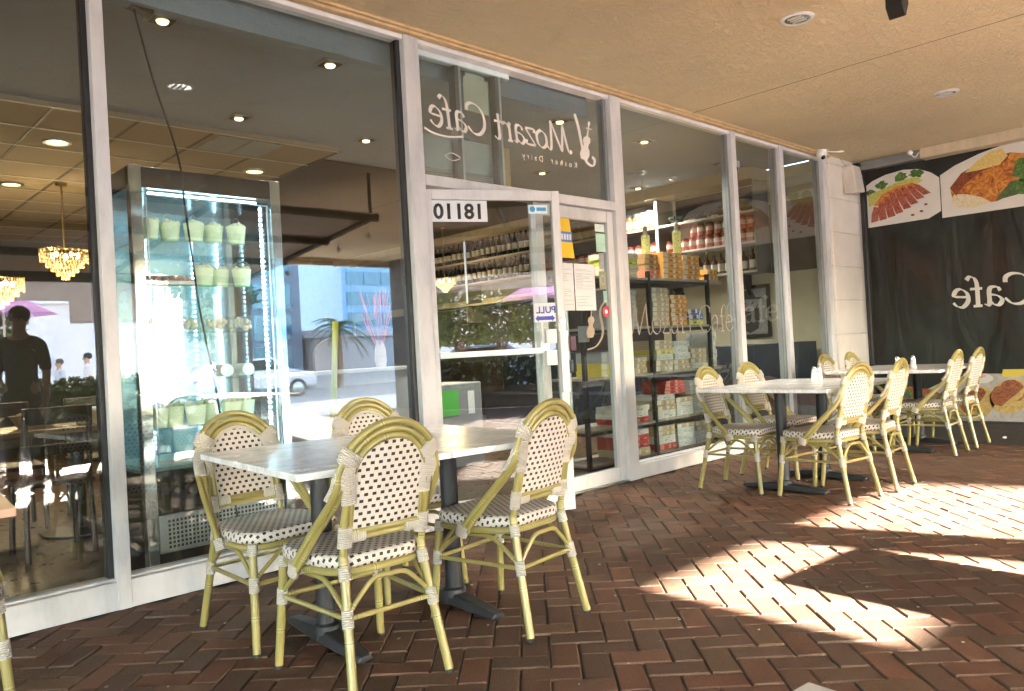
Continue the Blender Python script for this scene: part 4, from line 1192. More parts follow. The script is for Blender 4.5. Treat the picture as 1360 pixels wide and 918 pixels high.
structbox("ceiling", (4.06, 6.9, 3.10), (8.49, 13.99, 3.124), plain("rear_ceiling_shade", (0.07, 0.058, 0.048), 0.8), "rear cafe ceiling, its dimness put into a dark brown colour", "ceiling")  # dark sheet, puts the dim depth of the cafe into colour
tc = structbox("ceiling", (-8.9, 6.45, 3.085), (4.05, 13.0, 3.124), tile_mat(), "tan tiled dropped ceiling deeper inside the cafe", "ceiling")
b = MB()
for i in range(22): b.box((4.05 - i * 0.606 - 0.012, 6.44, 3.078), (4.05 - i * 0.606 + 0.012, 13.0, 3.084))
b.build("ceiling_grid", plain("dark_grid_bar", (0.13, 0.10, 0.07), 0.6), tc, smooth=0)
b = MB()
for j in range(12): b.box((-8.9, 6.45 + j * 0.606 - 0.014, 3.0765), (4.05, 6.45 + j * 0.606 + 0.014, 3.0775))
b.build("ceiling_grid", plain("pale_grid_bar", (0.80, 0.74, 0.62), 0.5), tc, smooth=0)
tag(MB().box((2.90, 6.50, 3.068), (3.18, 6.98, 3.0760)).box((3.20, 6.50, 3.068), (3.48, 6.98, 3.0760)).build("air_grille", plain("pale_grille", (0.42, 0.45, 0.42), 0.6), bevel=0.003), "pale air grille panel at the edge of the tiled ceiling", "vent")
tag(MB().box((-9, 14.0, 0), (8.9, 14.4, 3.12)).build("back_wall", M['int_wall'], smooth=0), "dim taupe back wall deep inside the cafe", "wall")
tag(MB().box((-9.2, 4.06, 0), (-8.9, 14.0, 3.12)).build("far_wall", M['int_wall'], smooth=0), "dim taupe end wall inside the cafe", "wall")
rw = empty("shelf_wall", "cream and brown painted inner wall behind the shelves of jars", "wall", (8.95, 8.0, 0))
wpart(MB().box((8.9, 3.997, 0), (9.2, 14.0, 3.12)), "wall", M['cream_wall'], rw, smooth=0)
wpart(MB().box((8.893, 4.06, 1.86), (8.8995, 4.62, 2.70)), "wall_tone_panel", M['brown_wall'], rw, smooth=0)
wpart(MB().box((8.50, 4.62, 2.98), (8.8995, 14.0, 3.124)), "bulkhead", plain("cream_bulkhead", (0.46, 0.37, 0.25), 0.7), rw, smooth=0)
wpart(MB().box((8.895, 6.0, 2.0), (8.8992, 14.0, 2.97)), "wall_tone_panel", plain("grey_panel", (0.22, 0.22, 0.22), 0.7), rw, smooth=0)
wpart(MB().box((8.893, 6.25, 0.011), (8.8945, 13.9, 1.86)), "wall_tone_panel", plain("deep_wall_shade", (0.055, 0.042, 0.034), 0.7), rw, smooth=0)  # deep wall's dimness put into the colour so mirrored shrubs show
wpart(MB().box((8.893, 4.65, 2.70), (8.8995, 5.95, 2.97)), "wall_tone_panel", M['black'], rw, smooth=0)
wpart(MB().box((8.40, 4.62, 0.01), (8.55, 9.0, 1.02)), "bench_back", M['dark_navy'], rw, bevel=0.02)
wpart(MB().box((8.0, 4.62, 0.01), (8.3995, 9.0, 0.46)), "bench_seat", M['dark_navy'], rw, bevel=0.02)
tag(MB().box((8.3, 4.07, 0.01), (8.79, 4.60, 1.02)).build("dark_cabinet", M['dark_navy'], bevel=0.01), "dark cabinet behind the last pane beside the pillar", "cabinet")
tag(MB().box((-6, 4.075, 2.95), (4.9, 4.16, 3.1245)).build("window_bulkhead", M['grey_stucco'], smooth=0), "grey bulkhead band inside the top of the street windows", "bulkhead")

# recessed square spotlights and round lights
spot_glow = emitter("spot_glow", (1.0, 0.72, 0.32), 0.16)
def square_spot(x, y, label, lit=True):
    t = empty("square_spotlight", label, "ceiling light", (x, y, 3.1245), group="square spotlights in the grey ceiling")
    b = MB(); b.box((-0.085, -0.085, -0.010), (0.085, 0.085, 0)); b.build("frame", M['steel'], t, bevel=0.002)
    b = MB(); b.box((-0.062, -0.062, -0.0125), (0.062, 0.062, -0.0105)); b.build("recess", M['black'], t)
    b = MB(); b.lathe([(0.036, -0.0135), (0.030, -0.026), (0.0001, -0.030)], seg=18); b.build("bulb", spot_glow if lit else M['steel'], t)
    if lit:
        li = bpy.data.lights.new("spot", 'SPOT'); li.energy = 3.0 if x < 5 else 10.0; li.color = (1.0, 0.90, 0.78); li.spot_size = R(130); li.spot_blend = 0.7; li.shadow_soft_size = 0.03
        lo = bpy.data.objects.new("spot_lamp", li); COL.objects.link(lo); lo.parent = t; lo.location = (0, 0, -0.05)
for x, y, l in ((1.74, 4.58, "square spotlight beside the blue and black box at the window top"), (2.87, 4.63, "square spotlight lit near the top of the wide fridge window"), (5.21, 4.65, "square spotlight lit above the cafe name on the transom"),
                (2.88, 6.07, "square spotlight lit just before the tiled ceiling, above the fridge"), (4.11, 6.08, "small square spotlight lit beside the post of the ajar door"), (6.54, 6.15, "square spotlight lit under the cafe name in the transom"), (8.30, 6.11, "square spotlight lit between the two pendant lamps")):
    square_spot(x, y, l)
square_spot(6.45, 4.64, "square spotlight high in the pane of the box rack")
square_spot(8.05, 4.75, "unlit square spotlight beside the inner dome camera", False)
for x, y, l in ((1.88, 7.42, "round warm light in the tiled ceiling above the chandeliers"), (3.72, 7.55, "round warm light in the tiled ceiling over the fridge top"), (1.91, 9.27, "round warm light in the tiled ceiling low at the window edge")):
    t = empty("round_ceiling_light", l, "ceiling light", (x, y, 3.084), group="round lights in the tiled ceiling")
    b = MB(); b.lathe([(0.115, 0), (0.11, -0.012), (0.085, -0.014), (0.085, -0.004)], seg=24); b.build("ring", M['steel'], t)
    b = MB(); b.lathe([(0.084, -0.006), (0.0001, -0.008)], seg=24); b.build("diffuser", emitter("warm_disc", (1.0, 0.70, 0.28), 0.14), t)
    li = bpy.data.lights.new("round", 'SPOT'); li.energy = 5.0; li.color = (1.0, 0.82, 0.58); li.spot_size = R(120); li.spot_blend = 0.6; li.shadow_soft_size = 0.08
    lo = bpy.data.objects.new("round_lamp", li); COL.objects.link(lo); lo.parent = t; lo.location = (0, 0, -0.05)
dome_camera((8.15, 4.62, 3.1245), "white dome camera inside the glass near the shelf bulkhead", False)

# ------------------------------------------------------------------ display fridge
FX0, FX1, FY0, FY1 = 1.395, 2.235, 4.24, 4.96
fr = empty("display_fridge", "tall lit glass display fridge with steel posts inside the street window", "fridge", (1.815, 4.6, 0.011))
b = MB(); b.box((FX0, FY0, 2.055), (FX1, FY1, 2.165)); wpart(b, "top_cap", M['black_gloss'], fr, bevel=0.006)
b = MB(); b.box((FX0 + 0.005, FY0 + 0.02, 0.015), (FX1 - 0.005, FY1, 0.56)); wpart(b, "base_cabinet", M['black_gloss'], fr, bevel=0.005)
for x in (FX0, FX1 - 0.062):
    b = MB(); b.box((x, FY0 - 0.012, 0.02), (x + 0.062, FY0 + 0.045, 2.168)); wpart(b, "post", M['chrome'], fr, bevel=0.006)
for x in (FX0, FX1 - 0.04):
    b = MB(); b.box((x, FY1 - 0.05, 0.56), (x + 0.04, FY1, 2.055)); wpart(b, "rear_post", M['grey_alu'], fr)
b = MB(); b.box((FX0 + 0.066, FY0 - 0.004, 0.135), (FX1 - 0.066, FY0 + 0.019, 0.335))
gr_ = wpart(b, "vent_panel", M['steel'], fr, bevel=0.003)
b = MB()
for i in range(30):
    for j in range(7):
        b.box((FX0 + 0.11 + i * 0.021, FY0 - 0.0055, 0.158 + j * 0.0225), (FX0 + 0.11 + i * 0.021 + 0.012, FY0 - 0.0045, 0.158 + j * 0.0225 + 0.014))
b.build("vent_grille", M['black'], gr_, smooth=0)
b = MB(); b.box((FX0 + 0.041, FY1 - 0.02, 0.56), (FX1 - 0.041, FY1 - 0.004, 2.055)); wpart(b, "back_panel", plain("pale_blue_steel", (0.22, 0.33, 0.40), 0.25, 0.35), fr, smooth=0)
b = MB(); b.box((FX0 + 0.045, FY0 + 0.05, 0.5605), (FX1 - 0.045, FY1 - 0.021, 0.58)); wpart(b, "deck", plain("pale_deck", (0.55, 0.60, 0.60), 0.4), fr)
W0, W1 = FX0 + 0.066, FX1 - 0.066
b = MB(); b.box((W0, FY0 + 0.004, 0.5605), (W1, FY0 + 0.010, 2.054)); wpart(b, "front_glass", M['fridge_glass'], fr, smooth=0)
for x in (FX0 + 0.004, FX1 - 0.010):
    b = MB(); b.box((x, FY0 + 0.046, 0.5605), (x + 0.006, FY1 - 0.051, 2.054)); wpart(b, "side_glass", M['fridge_glass'], fr, smooth=0)
b = MB()
for (a0, a1, c0, c1) in ((W0 + 0.012, W0 + 0.020, 0.60, 2.02), (W1 - 0.020, W1 - 0.012, 0.60, 2.02)): b.box((a0, FY0 - 0.002, c0), (a1, FY0 + 0.003, c1))
b.box((W0 + 0.020, FY0 - 0.002, 2.012), (W1 - 0.020, FY0 + 0.003, 2.02)); b.box((W0 + 0.020, FY0 - 0.002, 0.60), (W1 - 0.020, FY0 + 0.003, 0.618))
wpart(b, "door_frame", M['steel'], fr, smooth=0)
SHZ = [1.80, 1.555, 1.295, 1.035, 0.785]
for z in SHZ:
    b = MB(); b.box((W0 + 0.01, FY0 + 0.06, z - 0.010), (W1 - 0.01, FY1 - 0.04, z)); wpart(b, "shelf", glass_mat("shelf_glass", (0.78, 0.93, 0.90), 1.3, 0.02), fr, smooth=0)
led = emitter("cool_led", (0.62, 0.88, 1.0), 0.65)
for (x, y, w) in ((W1 - 0.035, FY0 + 0.05, 0.016), (1.70, FY1 - 0.03, 0.010), (1.98, FY1 - 0.03, 0.012), (W0 + 0.02, FY1 - 0.035, 0.010), (W1 - 0.03, FY1 - 0.035, 0.012)):  # the two mid-back rows imitate mirrored LEDs by glowing
    b = MB()
    for k in range(46):
        z = 0.62 + k * 0.0305
        b.box((x - w / 2, y - 0.003, z), (x + w / 2, y + 0.003, z + (0.020 if x > W1 - 0.06 else 0.011)))
    wpart(b, "glow_strip", led, fr, smooth=0)
b = MB(); b.box((W0 + 0.05, FY0 + 0.06, 2.036), (W1 - 0.05, FY0 + 0.075, 2.046)); wpart(b, "glow_strip", led, fr, smooth=0)
for yy, rot in ((FY0 + 0.07, 1), ):
    li = bpy.data.lights.new("fridge_led", 'AREA'); li.shape = 'RECTANGLE'; li.size = 0.6; li.size_y = 1.3; li.energy = 0.08; li.color = (1.0, 0.98, 0.92)
    lo = bpy.data.objects.new("fridge_led_lamp", li); COL.objects.link(lo); lo.parent = fr; lo.location = (0, yy - 4.6 + 0.0, 1.35); lo.rotation_euler = (R(90), 0, R(0))
# small maker's badge on the base
b = MB(); b.box((1.70, FY0 + 0.0165, 0.46), (1.80, FY0 + 0.0195, 0.495)); wpart(b, "badge", plain("badge_blue_grey", (0.20, 0.30, 0.38), 0.4), fr, smooth=0)

pail_m = plain("pale_cream_pail", (0.80, 0.80, 0.55), 0.45, var=0.08)
def pail_proto():
    t = empty("gift_pail", "x", "pail")
    b = MB(); b.lathe([(0.038, 0.0), (0.040, 0.004), (0.050, 0.088), (0.053, 0.092), (0.050, 0.090), (0.047, 0.085), (0.0001, 0.083)], seg=18); b.build("body", pail_m, t)
    b = MB(); b.tube([(0.050 * math.cos(a), 0.0, 0.088 + 0.050 * math.sin(a)) for a in [math.pi * i / 14 for i in range(15)]], 0.0016, 5); b.build("handle", M['steel'], t)
    b = MB(); r_ = random.Random(4)
    for k in range(12): b.sphere((r_.uniform(-0.032, 0.032), r_.uniform(-0.032, 0.032), 0.088 + r_.uniform(0, 0.012)), r_.uniform(0.010, 0.016), 7, 5)
    b.build("filling", plain("pale_filling", (0.62, 0.58, 0.40), 0.6, var=0.2), t)
    return t
PP = pail_proto(); npail = [0]
def pail(x, y, z, label, s=1.0):
    o = PP if npail[0] == 0 else copy_tree(PP); npail[0] += 1
    o.location = (x, y, z); o.scale = (s, s, s); o.rotation_euler = (0, 0, R(17 * npail[0])); tag(o, label, "pail", "cream pails in the lit fridge")
ordn = ["first", "second", "third", "fourth", "fifth", "sixth", "seventh", "eighth", "ninth", "tenth"]
for i in range(5): pail(W0 + 0.07 + i * 0.123, FY0 + 0.14 + 0.03 * (i % 2), SHZ[0] + 0.0005, "cream wire handled pail, %s along the top fridge shelf from the window edge" % ordn[i], 1.12)
for i in range(3): pail(W0 + 0.36 + i * 0.112, FY0 + 0.14 + 0.05 * (i % 2), SHZ[1] + 0.0005, "cream pail on the second fridge shelf, %s from the berry tray" % ordn[i], 1.08)
for i in range(6): pail(W0 + 0.065 + i * 0.103, FY0 + 0.13 + 0.05 * (i % 2), SHZ[4] + 0.0005, "cream wire handled pail, %s along the bottom fridge shelf from the window edge" % ordn[i], 1.15)
t = empty("berry_tray", "tray of pinkish pastries on the second shelf of the fridge", "tray", (W0 + 0.16, FY0 + 0.16, SHZ[1] + 0.0005))
MB().box((-0.15, -0.08, 0), (0.15, 0.08, 0.022)).build("tray", plain("tray_pink", (0.58, 0.46, 0.44), 0.5), t, bevel=0.003)
b = MB(); r_ = random.Random(9)
for k in range(40): b.sphere((r_.uniform(-0.13, 0.13), r_.uniform(-0.065, 0.065), 0.028 + r_.uniform(0, 0.016)), r_.uniform(0.012, 0.02), 7, 5)
b.build("filling", plain("pastry_pink", (0.42, 0.22, 0.19), 0.6, var=0.3), t)
for i in range(4):
    t = empty("clear_food_box", "clear box of pale pastries, %s along the third fridge shelf" % ordn[i], "food box", (W0 + 0.10 + i * 0.155, FY0 + 0.14, SHZ[2] + 0.0005), group="clear pastry boxes in the fridge")
    MB().box((-0.070, -0.06, 0), (0.070, 0.06, 0.085)).build("tub", glass_mat("clear_plastic", (0.94, 0.93, 0.90), 1.0, 0.03), t, smooth=0)
    b = MB(); r_ = random.Random(i)
    for k in range(24): b.sphere((r_.uniform(-0.05, 0.05), r_.uniform(-0.04, 0.04), 0.018 + r_.uniform(0, 0.05)), r_.uniform(0.012, 0.018), 7, 5)
    b.build("filling", plain("cream_pastry", (0.62, 0.52, 0.40), 0.6, var=0.2), t)
for i in range(5):
    t = empty("lying_jar", "white lidded jar lying on its side, %s along the fourth fridge shelf" % ordn[i], "jar", (W0 + 0.08 + i * 0.125, FY0 + 0.12, SHZ[3] + 0.038), group="jars lying in the fridge")
    b = MB(); b.tube([(0, 0, 0), (0, 0.11, 0)], 0.036, 16); b.build("body", M['white'] if i != 3 else M['black'], t)
    b = MB(); b.tube([(0, -0.014, 0), (0, -0.0005, 0)], 0.0365, 16); b.build("lid", M['white'], t)

# ------------------------------------------------------------------ hanging box and cable at the window head
t = empty("window_router", "blue and black box with a dangling cable at the window top", "device box", (1.44, 4.14, 2.97))
b = MB(); b.cbox((0, 0, 0), (0.17, 0.07, 0.055), Matrix.Rotation(R(14), 4, 'Y')); b.build("housing", M['black'], t, bevel=0.004)
b = MB(); b.cbox((0.03, 0, 0.048), (0.09, 0.06, 0.04), Matrix.Rotation(R(14), 4, 'Y')); b.build("top", plain("bright_blue", (0.03, 0.20, 0.50), 0.4), t, bevel=0.003)
b = MB(); b.tube(smoothpath([(1.43, 4.13, 2.94), (1.445, 4.13, 2.86), (1.50, 4.12, 2.6), (1.61, 4.115, 2.19), (1.63, 4.12, 1.95), (1.655, 4.12, 1.70), (1.68, 4.12, 1.42), (1.74, 4.12, 1.02), (1.79, 4.12, 0.60), (1.83, 4.12, 0.25), (1.84, 4.13, 0.018)], 6), 0.0055, 8)
tag(b.build("hanging_cable", M['black']), "thin black cable hanging down in front of the lit fridge", "cable")

# ------------------------------------------------------------------ rack of boxes
rk = empty("box_rack", "black steel rack with grey boards holding stacked boxes behind the glass", "rack", (6.3, 4.7, 0.011))
RY0, RY1 = 4.46, 4.86
LV = [1.715, 1.255, 0.815, 0.36, 0.055]
LN = ["top", "second", "third", "fourth", "bottom"]
for x in (5.12, 6.105, 7.13):
    for y in (RY0 - 0.02, RY1 + 0.02):
        b = MB(); b.box((x - 0.018, y - 0.018, 0.012), (x + 0.018, y + 0.018, 1.78)); wpart(b, "post", M['black'], rk, bevel=0.002)
for z in LV:
    for (x0, x1) in ((5.14, 6.087), (6.123, 7.112)):
        b = MB(); b.box((x0, RY0 - 0.03, z - 0.05), (x1, RY1 + 0.02, z - 0.022)); wpart(b, "rail", M['black'], rk)
        b = MB(); b.box((x0, RY0 - 0.035, z - 0.0215), (x1, RY1 + 0.02, z)); wpart(b, "board", M['shelf_wood'], rk, bevel=0.002)
for z in LV:
    b = MB(); b.box((7.149, RY0 - 0.02, z - 0.03), (7.42, RY1, z)); wpart(b, "board", M['shelf_wood'], rk, bevel=0.002)
BXC = {
    'tan': ((0.56, 0.42, 0.27), (0.74, 0.70, 0.62)), 'orange': ((0.72, 0.33, 0.06), (0.76, 0.66, 0.54)), 'brown': ((0.36, 0.20, 0.09), (0.62, 0.40, 0.18)),
    'red': ((0.50, 0.045, 0.04), (0.72, 0.30, 0.24)), 'coral': ((0.70, 0.20, 0.12), (0.74, 0.52, 0.42)), 'white': ((0.72, 0.71, 0.69), (0.60, 0.60, 0.60)), 'cream': ((0.72, 0.62, 0.48), (0.56, 0.42, 0.26)),
    'grey': ((0.42, 0.43, 0.45), (0.58, 0.60, 0.62)), 'yellow': ((0.74, 0.60, 0.08), (0.74, 0.70, 0.60)), 'blue': ((0.12, 0.20, 0.50), (0.70, 0.70, 0.72)), 'lime': ((0.55, 0.62, 0.06), (0.70, 0.68, 0.56)),
}
BM = {k: (plain("box_%s" % k, v[0], 0.5, var=0.06), plain("box_band_%s" % k, v[1], 0.5, var=0.05)) for k, v in BXC.items()}
WORDN = {'tan': "tan and cream", 'orange': "orange and white", 'brown': "brown", 'red': "red", 'coral': "coral red", 'white': "white", 'cream': "cream", 'grey': "grey white", 'yellow': "yellow", 'blue': "blue and white", 'lime': "lime green"}
bcache = {}
rbx = random.Random(21)
def carton(x, y, z, w, h, d, kind, label, rz=0.0):
    key = (round(w, 3), round(h, 3), round(d, 3), kind)
    if key not in bcache:
        b = MB(); b.box((-w / 2, 0, 0), (w / 2, d, h - 0.0008)); me1 = b
        o = me1.build("sweet_box", BM[kind][0], smooth=0, bevel=0.0012, bseg=1)
        b = MB()
        b.box((-w / 2 + 0.002, -0.0012, h * 0.10), (-w / 2 + w * 0.24, -0.0002, h * 0.9)); b.box((w * 0.02, -0.0012, h * 0.16), (w * 0.14, -0.0002, h * 0.84)); b.box((w * 0.30, -0.0012, h * 0.3), (w * 0.42, -0.0002, h * 0.5))
        b.build("printed_band", BM[kind][1], o, smooth=0)
        b = MB(); b.box((-w * 0.16, -0.0013, h * 0.38), (-w * 0.02, -0.0003, h * 0.52)); b.box((w * 0.17, -0.0013, h * 0.2), (w * 0.26, -0.0003, h * 0.34)); b.build("printed_mark", M['grey_ink'] if kind in ('white', 'cream', 'tan', 'grey') else M['dark_wood'], o, smooth=0)
        bcache[key] = o
    else:
        o = copy_tree(bcache[key])
    o.location = (x, y, z); o.rotation_euler = (0, 0, rz)
    tag(o, label, "box", "stacked boxes on the black rack")
    return o
def stack(level, x0, w, seq, where, d=0.30, y=RY0 - 0.02):
    z = LV[level] + 0.0008
    n = len(seq)
    for i, it in enumerate(seq):
        kind, h = it[0], it[1]
        lab = "%s box, %s up in the %s stack on the rack's %s shelf" % (WORDN[kind], ordn[i], where, LN[level])
        carton(x0 + w / 2 + rbx.uniform(-0.008, 0.008), y + rbx.uniform(0, 0.02), z, w, h, d, kind, lab, R(rbx.uniform(-2.0, 2.0)))
        z += h + 0.0006
stack(0, 6.15, 0.27, [('coral', .045), ('coral', .045), ('brown', .05), ('brown', .05), ('brown', .05)], "post-side", y=RY0 + 0.03)
stack(0, 6.36, 0.33, [('orange', .052), ('orange', .052), ('orange', .052), ('orange', .052), ('orange', .052)], "middle", y=RY0 - 0.03)
stack(0, 6.73, 0.30, [('orange', .050), ('orange', .050), ('orange', .050), ('orange', .050), ('orange', .050)], "portrait-side")
stack(0, 7.17, 0.20, [('orange', .06), ('orange', .06)], "outermost")
stack(0, 5.62, 0.36, [('cream', .058), ('cream', .058), ('lime', .06), ('cream', .05)], "door-side")
stack(1, 6.17, 0.27, [('tan', .046)] * 8, "post-side")
stack(1, 6.47, 0.27, [('orange', .043)] * 7, "middle")
stack(1, 6.78, 0.27, [('lime', .055), ('blue', .055), ('blue', .055)], "portrait-side")
stack(1, 5.60, 0.32, [('grey', .042)] * 8, "door-side", d=0.28)
stack(2, 6.18, 0.28, [('tan', .055), ('tan', .055), ('white', .05), ('yellow', .05), ('tan', .045), ('tan', .045)], "post-side")
stack(2, 6.48, 0.27, [('tan', .052), ('tan', .052), ('white', .06), ('white', .06), ('white', .06)], "middle")
stack(2, 6.79, 0.28, [('white', .05), ('tan', .05), ('tan', .05), ('tan', .05)], "portrait-side")
stack(2, 7.16, 0.11, [('white', .09), ('white', .09), ('white', .09), ('white', .09)], "outermost")
stack(2, 5.72, 0.30, [('tan', .05), ('tan', .05), ('tan', .05)], "door-side")
stack(2, 5.36, 0.32, [('yellow', .06), ('yellow', .06), ('grey', .10)], "door-end")
stack(3, 6.17, 0.29, [('white', .075), ('tan', .05), ('tan', .05), ('white', .05)], "post-side")
stack(3, 6.48, 0.29, [('white', .065), ('white', .065), ('tan', .05)], "middle")
stack(3, 6.79, 0.31, [('white', .075), ('white', .075), ('tan', .045)], "portrait-side")
stack(3, 5.60, 0.42, [('red', .05), ('white', .055), ('white', .055)], "door-side")
for i in range(4): carton(6.47, RY0 - 0.01, LV[3] + 0.2275 + i * 0.034, 0.33, 0.033, 0.28, 'red', "flat red box, %s up in the crooked red pile on the rack's fourth shelf" % ordn[i], R(-4 + i * 2.5))
for i in range(3): carton(6.87, RY0 - 0.01, LV[3] + 0.20 + i * 0.048, 0.30, 0.047, 0.28, 'white', "white box, %s up beside the crooked red pile on the fourth shelf" % ordn[i], R(3 - i))
stack(4, 6.17, 0.27, [('red', .06), ('white', .075), ('tan', .05), ('tan', .05)], "post-side")
stack(4, 6.47, 0.30, [('white', .06), ('white', .06), ('white', .06), ('tan', .045)], "middle")
stack(4, 6.80, 0.30, [('white', .06), ('white', .06), ('tan', .05), ('tan', .05)], "portrait-side")
stack(4, 7.15, 0.25, [('brown', .06), ('red', .05)], "outermost")
stack(4, 5.60, 0.40, [('tan', .07), ('red', .06), ('red', .06), ('white', .05), ('white', .05)], "door-side")
b = MB(); b.tube([(6.42, 4.52, 0), (6.70, 4.60, 0)], 0.055, 16); o = b.build("gold_roll", plain("gold_wrap", (0.52, 0.36, 0.12), 0.35, 0.3), smooth=40); o.location = (0, 0, LV[4] + 0.285 + 0.02); tag(o, "short gold roll lying on the boxes of the bottom rack shelf", "roll")
# little grey horse ornament
t = empty("horse_ornament", "small grey prancing horse ornament on a box of the rack", "ornament", (6.86, 4.52, LV[2] + 0.2035))
hm = plain("grey_resin", (0.40, 0.40, 0.42), 0.4)
b = MB(); b.box((-0.05, -0.03, 0), (0.05, 0.03, 0.012))
b.tube(smoothpath([(-0.035, 0, 0.06), (-0.01, 0, 0.075), (0.03, 0, 0.09), (0.055, 0, 0.125), (0.06, 0, 0.155)], 4), [0.02, 0.024, 0.026, 0.026, 0.025, 0.024, 0.024, 0.024, 0.022, 0.02, 0.018, 0.017, 0.016, 0.015, 0.014, 0.014, 0.013], 8)
b.tube([(0.055, 0, 0.158), (0.095, 0, 0.135)], [0.015, 0.008], 8)
for x, y, x2 in ((-0.03, 0.012, -0.04), (-0.03, -0.012, -0.028), (0.04, 0.012, 0.05)): b.tube([(x, y, 0.07), (x2, y, 0.035), (x2 - 0.008, y, 0.012)], [0.009, 0.006, 0.005], 6)
b.tube([(0.045, -0.012, 0.09), (0.085, -0.014, 0.085), (0.075, -0.014, 0.055)], [0.009, 0.006, 0.005], 6)
b.tube(smoothpath([(-0.045, 0, 0.07), (-0.07, 0, 0.06), (-0.075, 0, 0.03)], 4), 0.007, 6)
b.build("figure", hm, t)

# ------------------------------------------------------------------ shelves of jars and bottles along the inner wall
ws = empty("wall_shelving", "long pale wall shelves of jars and bottles with cool light strips", "shelves", (8.75, 8.0, 1.88))
SZ = [1.90, 2.25, 2.62]
pale_shelf = plain("pale_wall_shelf", (0.50, 0.45, 0.38), 0.5)
for z in SZ:
    wpart(MB().box((8.55, 4.64, z - 0.028), (8.892, 11.6, z)), "board", pale_shelf, ws, bevel=0.002)
for y in (4.64, 6.05, 8.30, 9.95, 11.6):
    wpart(MB().box((8.56, y - 0.012, SZ[0] - 0.3 if y > 8 else SZ[0] - 0.03), (8.891, y + 0.012, 2.975)), "side_panel", plain("dull_panel", (0.20, 0.17, 0.14), 0.5), ws, smooth=0)
blue_led = emitter("blue_white_led", (0.50, 0.72, 1.0), 0.016)
for y in (6.03, 9.92, 11.57):
    wpart(MB().box((8.545, y - 0.018, 1.92), (8.5595, y + 0.018, 2.96)), "glow_strip", blue_led, ws, smooth=0)
for y in (4.9, 5.9, 7.0, 8.2):
    wpart(MB().prism([(0, 0), (-0.30, 0), (0, -0.28)], (8.892, y, SZ[0] - 0.0285), (1, 0, 0), (0, 0, 1), (0, 0.02, 0)), "bracket", M['black'], ws, smooth=0)

def bottle_proto(name, prof, mat, lab=None, labmat=None, cap=None, capmat=None, seg=12):
    t = empty(name, "x", name.replace("_", " ").split()[-1])
    b = MB(); b.lathe(prof, seg=seg); b.build("body", mat, t)
    if lab:
        b = MB(); b.lathe([(lab[0] + 0.0012, lab[1]), (lab[0] + 0.0012, lab[2])], seg=seg); b.build("paper_label", labmat, t)
    if cap:
        b = MB(); b.lathe(cap, seg=seg); b.build("cap", capmat, t)
    return t
wine_p = [(0.036, 0), (0.037, 0.01), (0.037, 0.19), (0.030, 0.215), (0.015, 0.24), (0.0135, 0.295), (0.0001, 0.296)]
jar_p = [(0.045, 0), (0.048, 0.008), (0.048, 0.105), (0.040, 0.125), (0.040, 0.130), (0.0001, 0.1305)]
liq_p = [(0.040, 0), (0.042, 0.012), (0.042, 0.13), (0.034, 0.165), (0.016, 0.195), (0.014, 0.245), (0.0001, 0.246)]
P_wine = bottle_proto("wine_bottle", wine_p, plain("dark_bottle_glass", (0.012, 0.014, 0.012), 0.12), (0.037, 0.06, 0.15), plain("wine_label", (0.52, 0.49, 0.43), 0.7), [(0.0145, 0.25), (0.0145, 0.298), (0.0001, 0.299)], M['black_gloss'])
P_gold = bottle_proto("honey_jar", jar_p, plain("honey_amber", (0.36, 0.19, 0.07), 0.15), (0.048, 0.02, 0.085), plain("jar_label_cream", (0.56, 0.46, 0.30), 0.7), [(0.043, 0.1305), (0.043, 0.155), (0.0001, 0.156)], plain("grey_blue_lid", (0.22, 0.25, 0.30), 0.4))
P_pink = bottle_proto("preserve_jar", jar_p, plain("pink_preserve", (0.52, 0.12, 0.08), 0.15), (0.048, 0.05, 0.105), plain("jar_label_white", (0.62, 0.50, 0.44), 0.7), [(0.043, 0.1305), (0.043, 0.155), (0.0001, 0.156)], plain("dark_red_lid", (0.16, 0.035, 0.03), 0.4))
P_liq = bottle_proto("liqueur_bottle", liq_p, plain("amber_bottle", (0.13, 0.065, 0.03), 0.12), (0.042, 0.03, 0.12), plain("liqueur_label", (0.58, 0.52, 0.42), 0.7), [(0.017, 0.2465), (0.017, 0.275), (0.0001, 0.276)], plain("gold_cap", (0.42, 0.33, 0.14), 0.35, 0.4))
used = set()
def row(proto, y0, y1, z, step, label, group, xs=(8.62,), s=1.0):
    k = 0
    y = y0
    while y < y1:
        for x in xs:
            if proto.name in used:
                o = copy_tree(proto)
            else:
                o = proto; used.add(proto.name)
            o.location = (x + rbx.uniform(-0.012, 0.012), y + rbx.uniform(-0.008, 0.008) + (step / 2 if x > 8.65 else 0), z + 0.0005)
            ss = s * rbx.uniform(0.95, 1.05); o.scale = (s, s, ss); o.rotation_euler = (0, 0, rbx.uniform(0, 6))
            tag(o, label, label_cat[proto.name], group)
        y += step
label_cat = {P_wine.name: "bottle", P_gold.name: "jar", P_pink.name: "jar", P_liq.name: "bottle"}
row(P_pink, 4.72, 5.98, SZ[1], 0.115, "jar of pink preserve in the double row on the lit middle wall shelf", "pink preserve jars", (8.61, 8.74))
row(P_pink, 4.72, 5.60, SZ[1] + 0.165, 0.115, "jar of pink preserve stacked on top of the middle shelf row", "stacked pink preserve jars", (8.64,))
row(P_liq, 4.72, 6.0, SZ[0], 0.105, "amber bottle with pale label in the lowest wall shelf row", "amber bottles on the lowest wall shelf", (8.62,), 1.05)
row(P_gold, 6.15, 8.25, SZ[2], 0.125, "amber jar with cream label on the top wall shelf", "amber jars on the top wall shelf", (8.62,), 1.45)
row(P_pink, 6.15, 8.25, SZ[1], 0.125, "small mixed preserve jar on the middle wall shelf behind the pendant lamps", "preserve jars behind the pendants", (8.62,), 1.1)
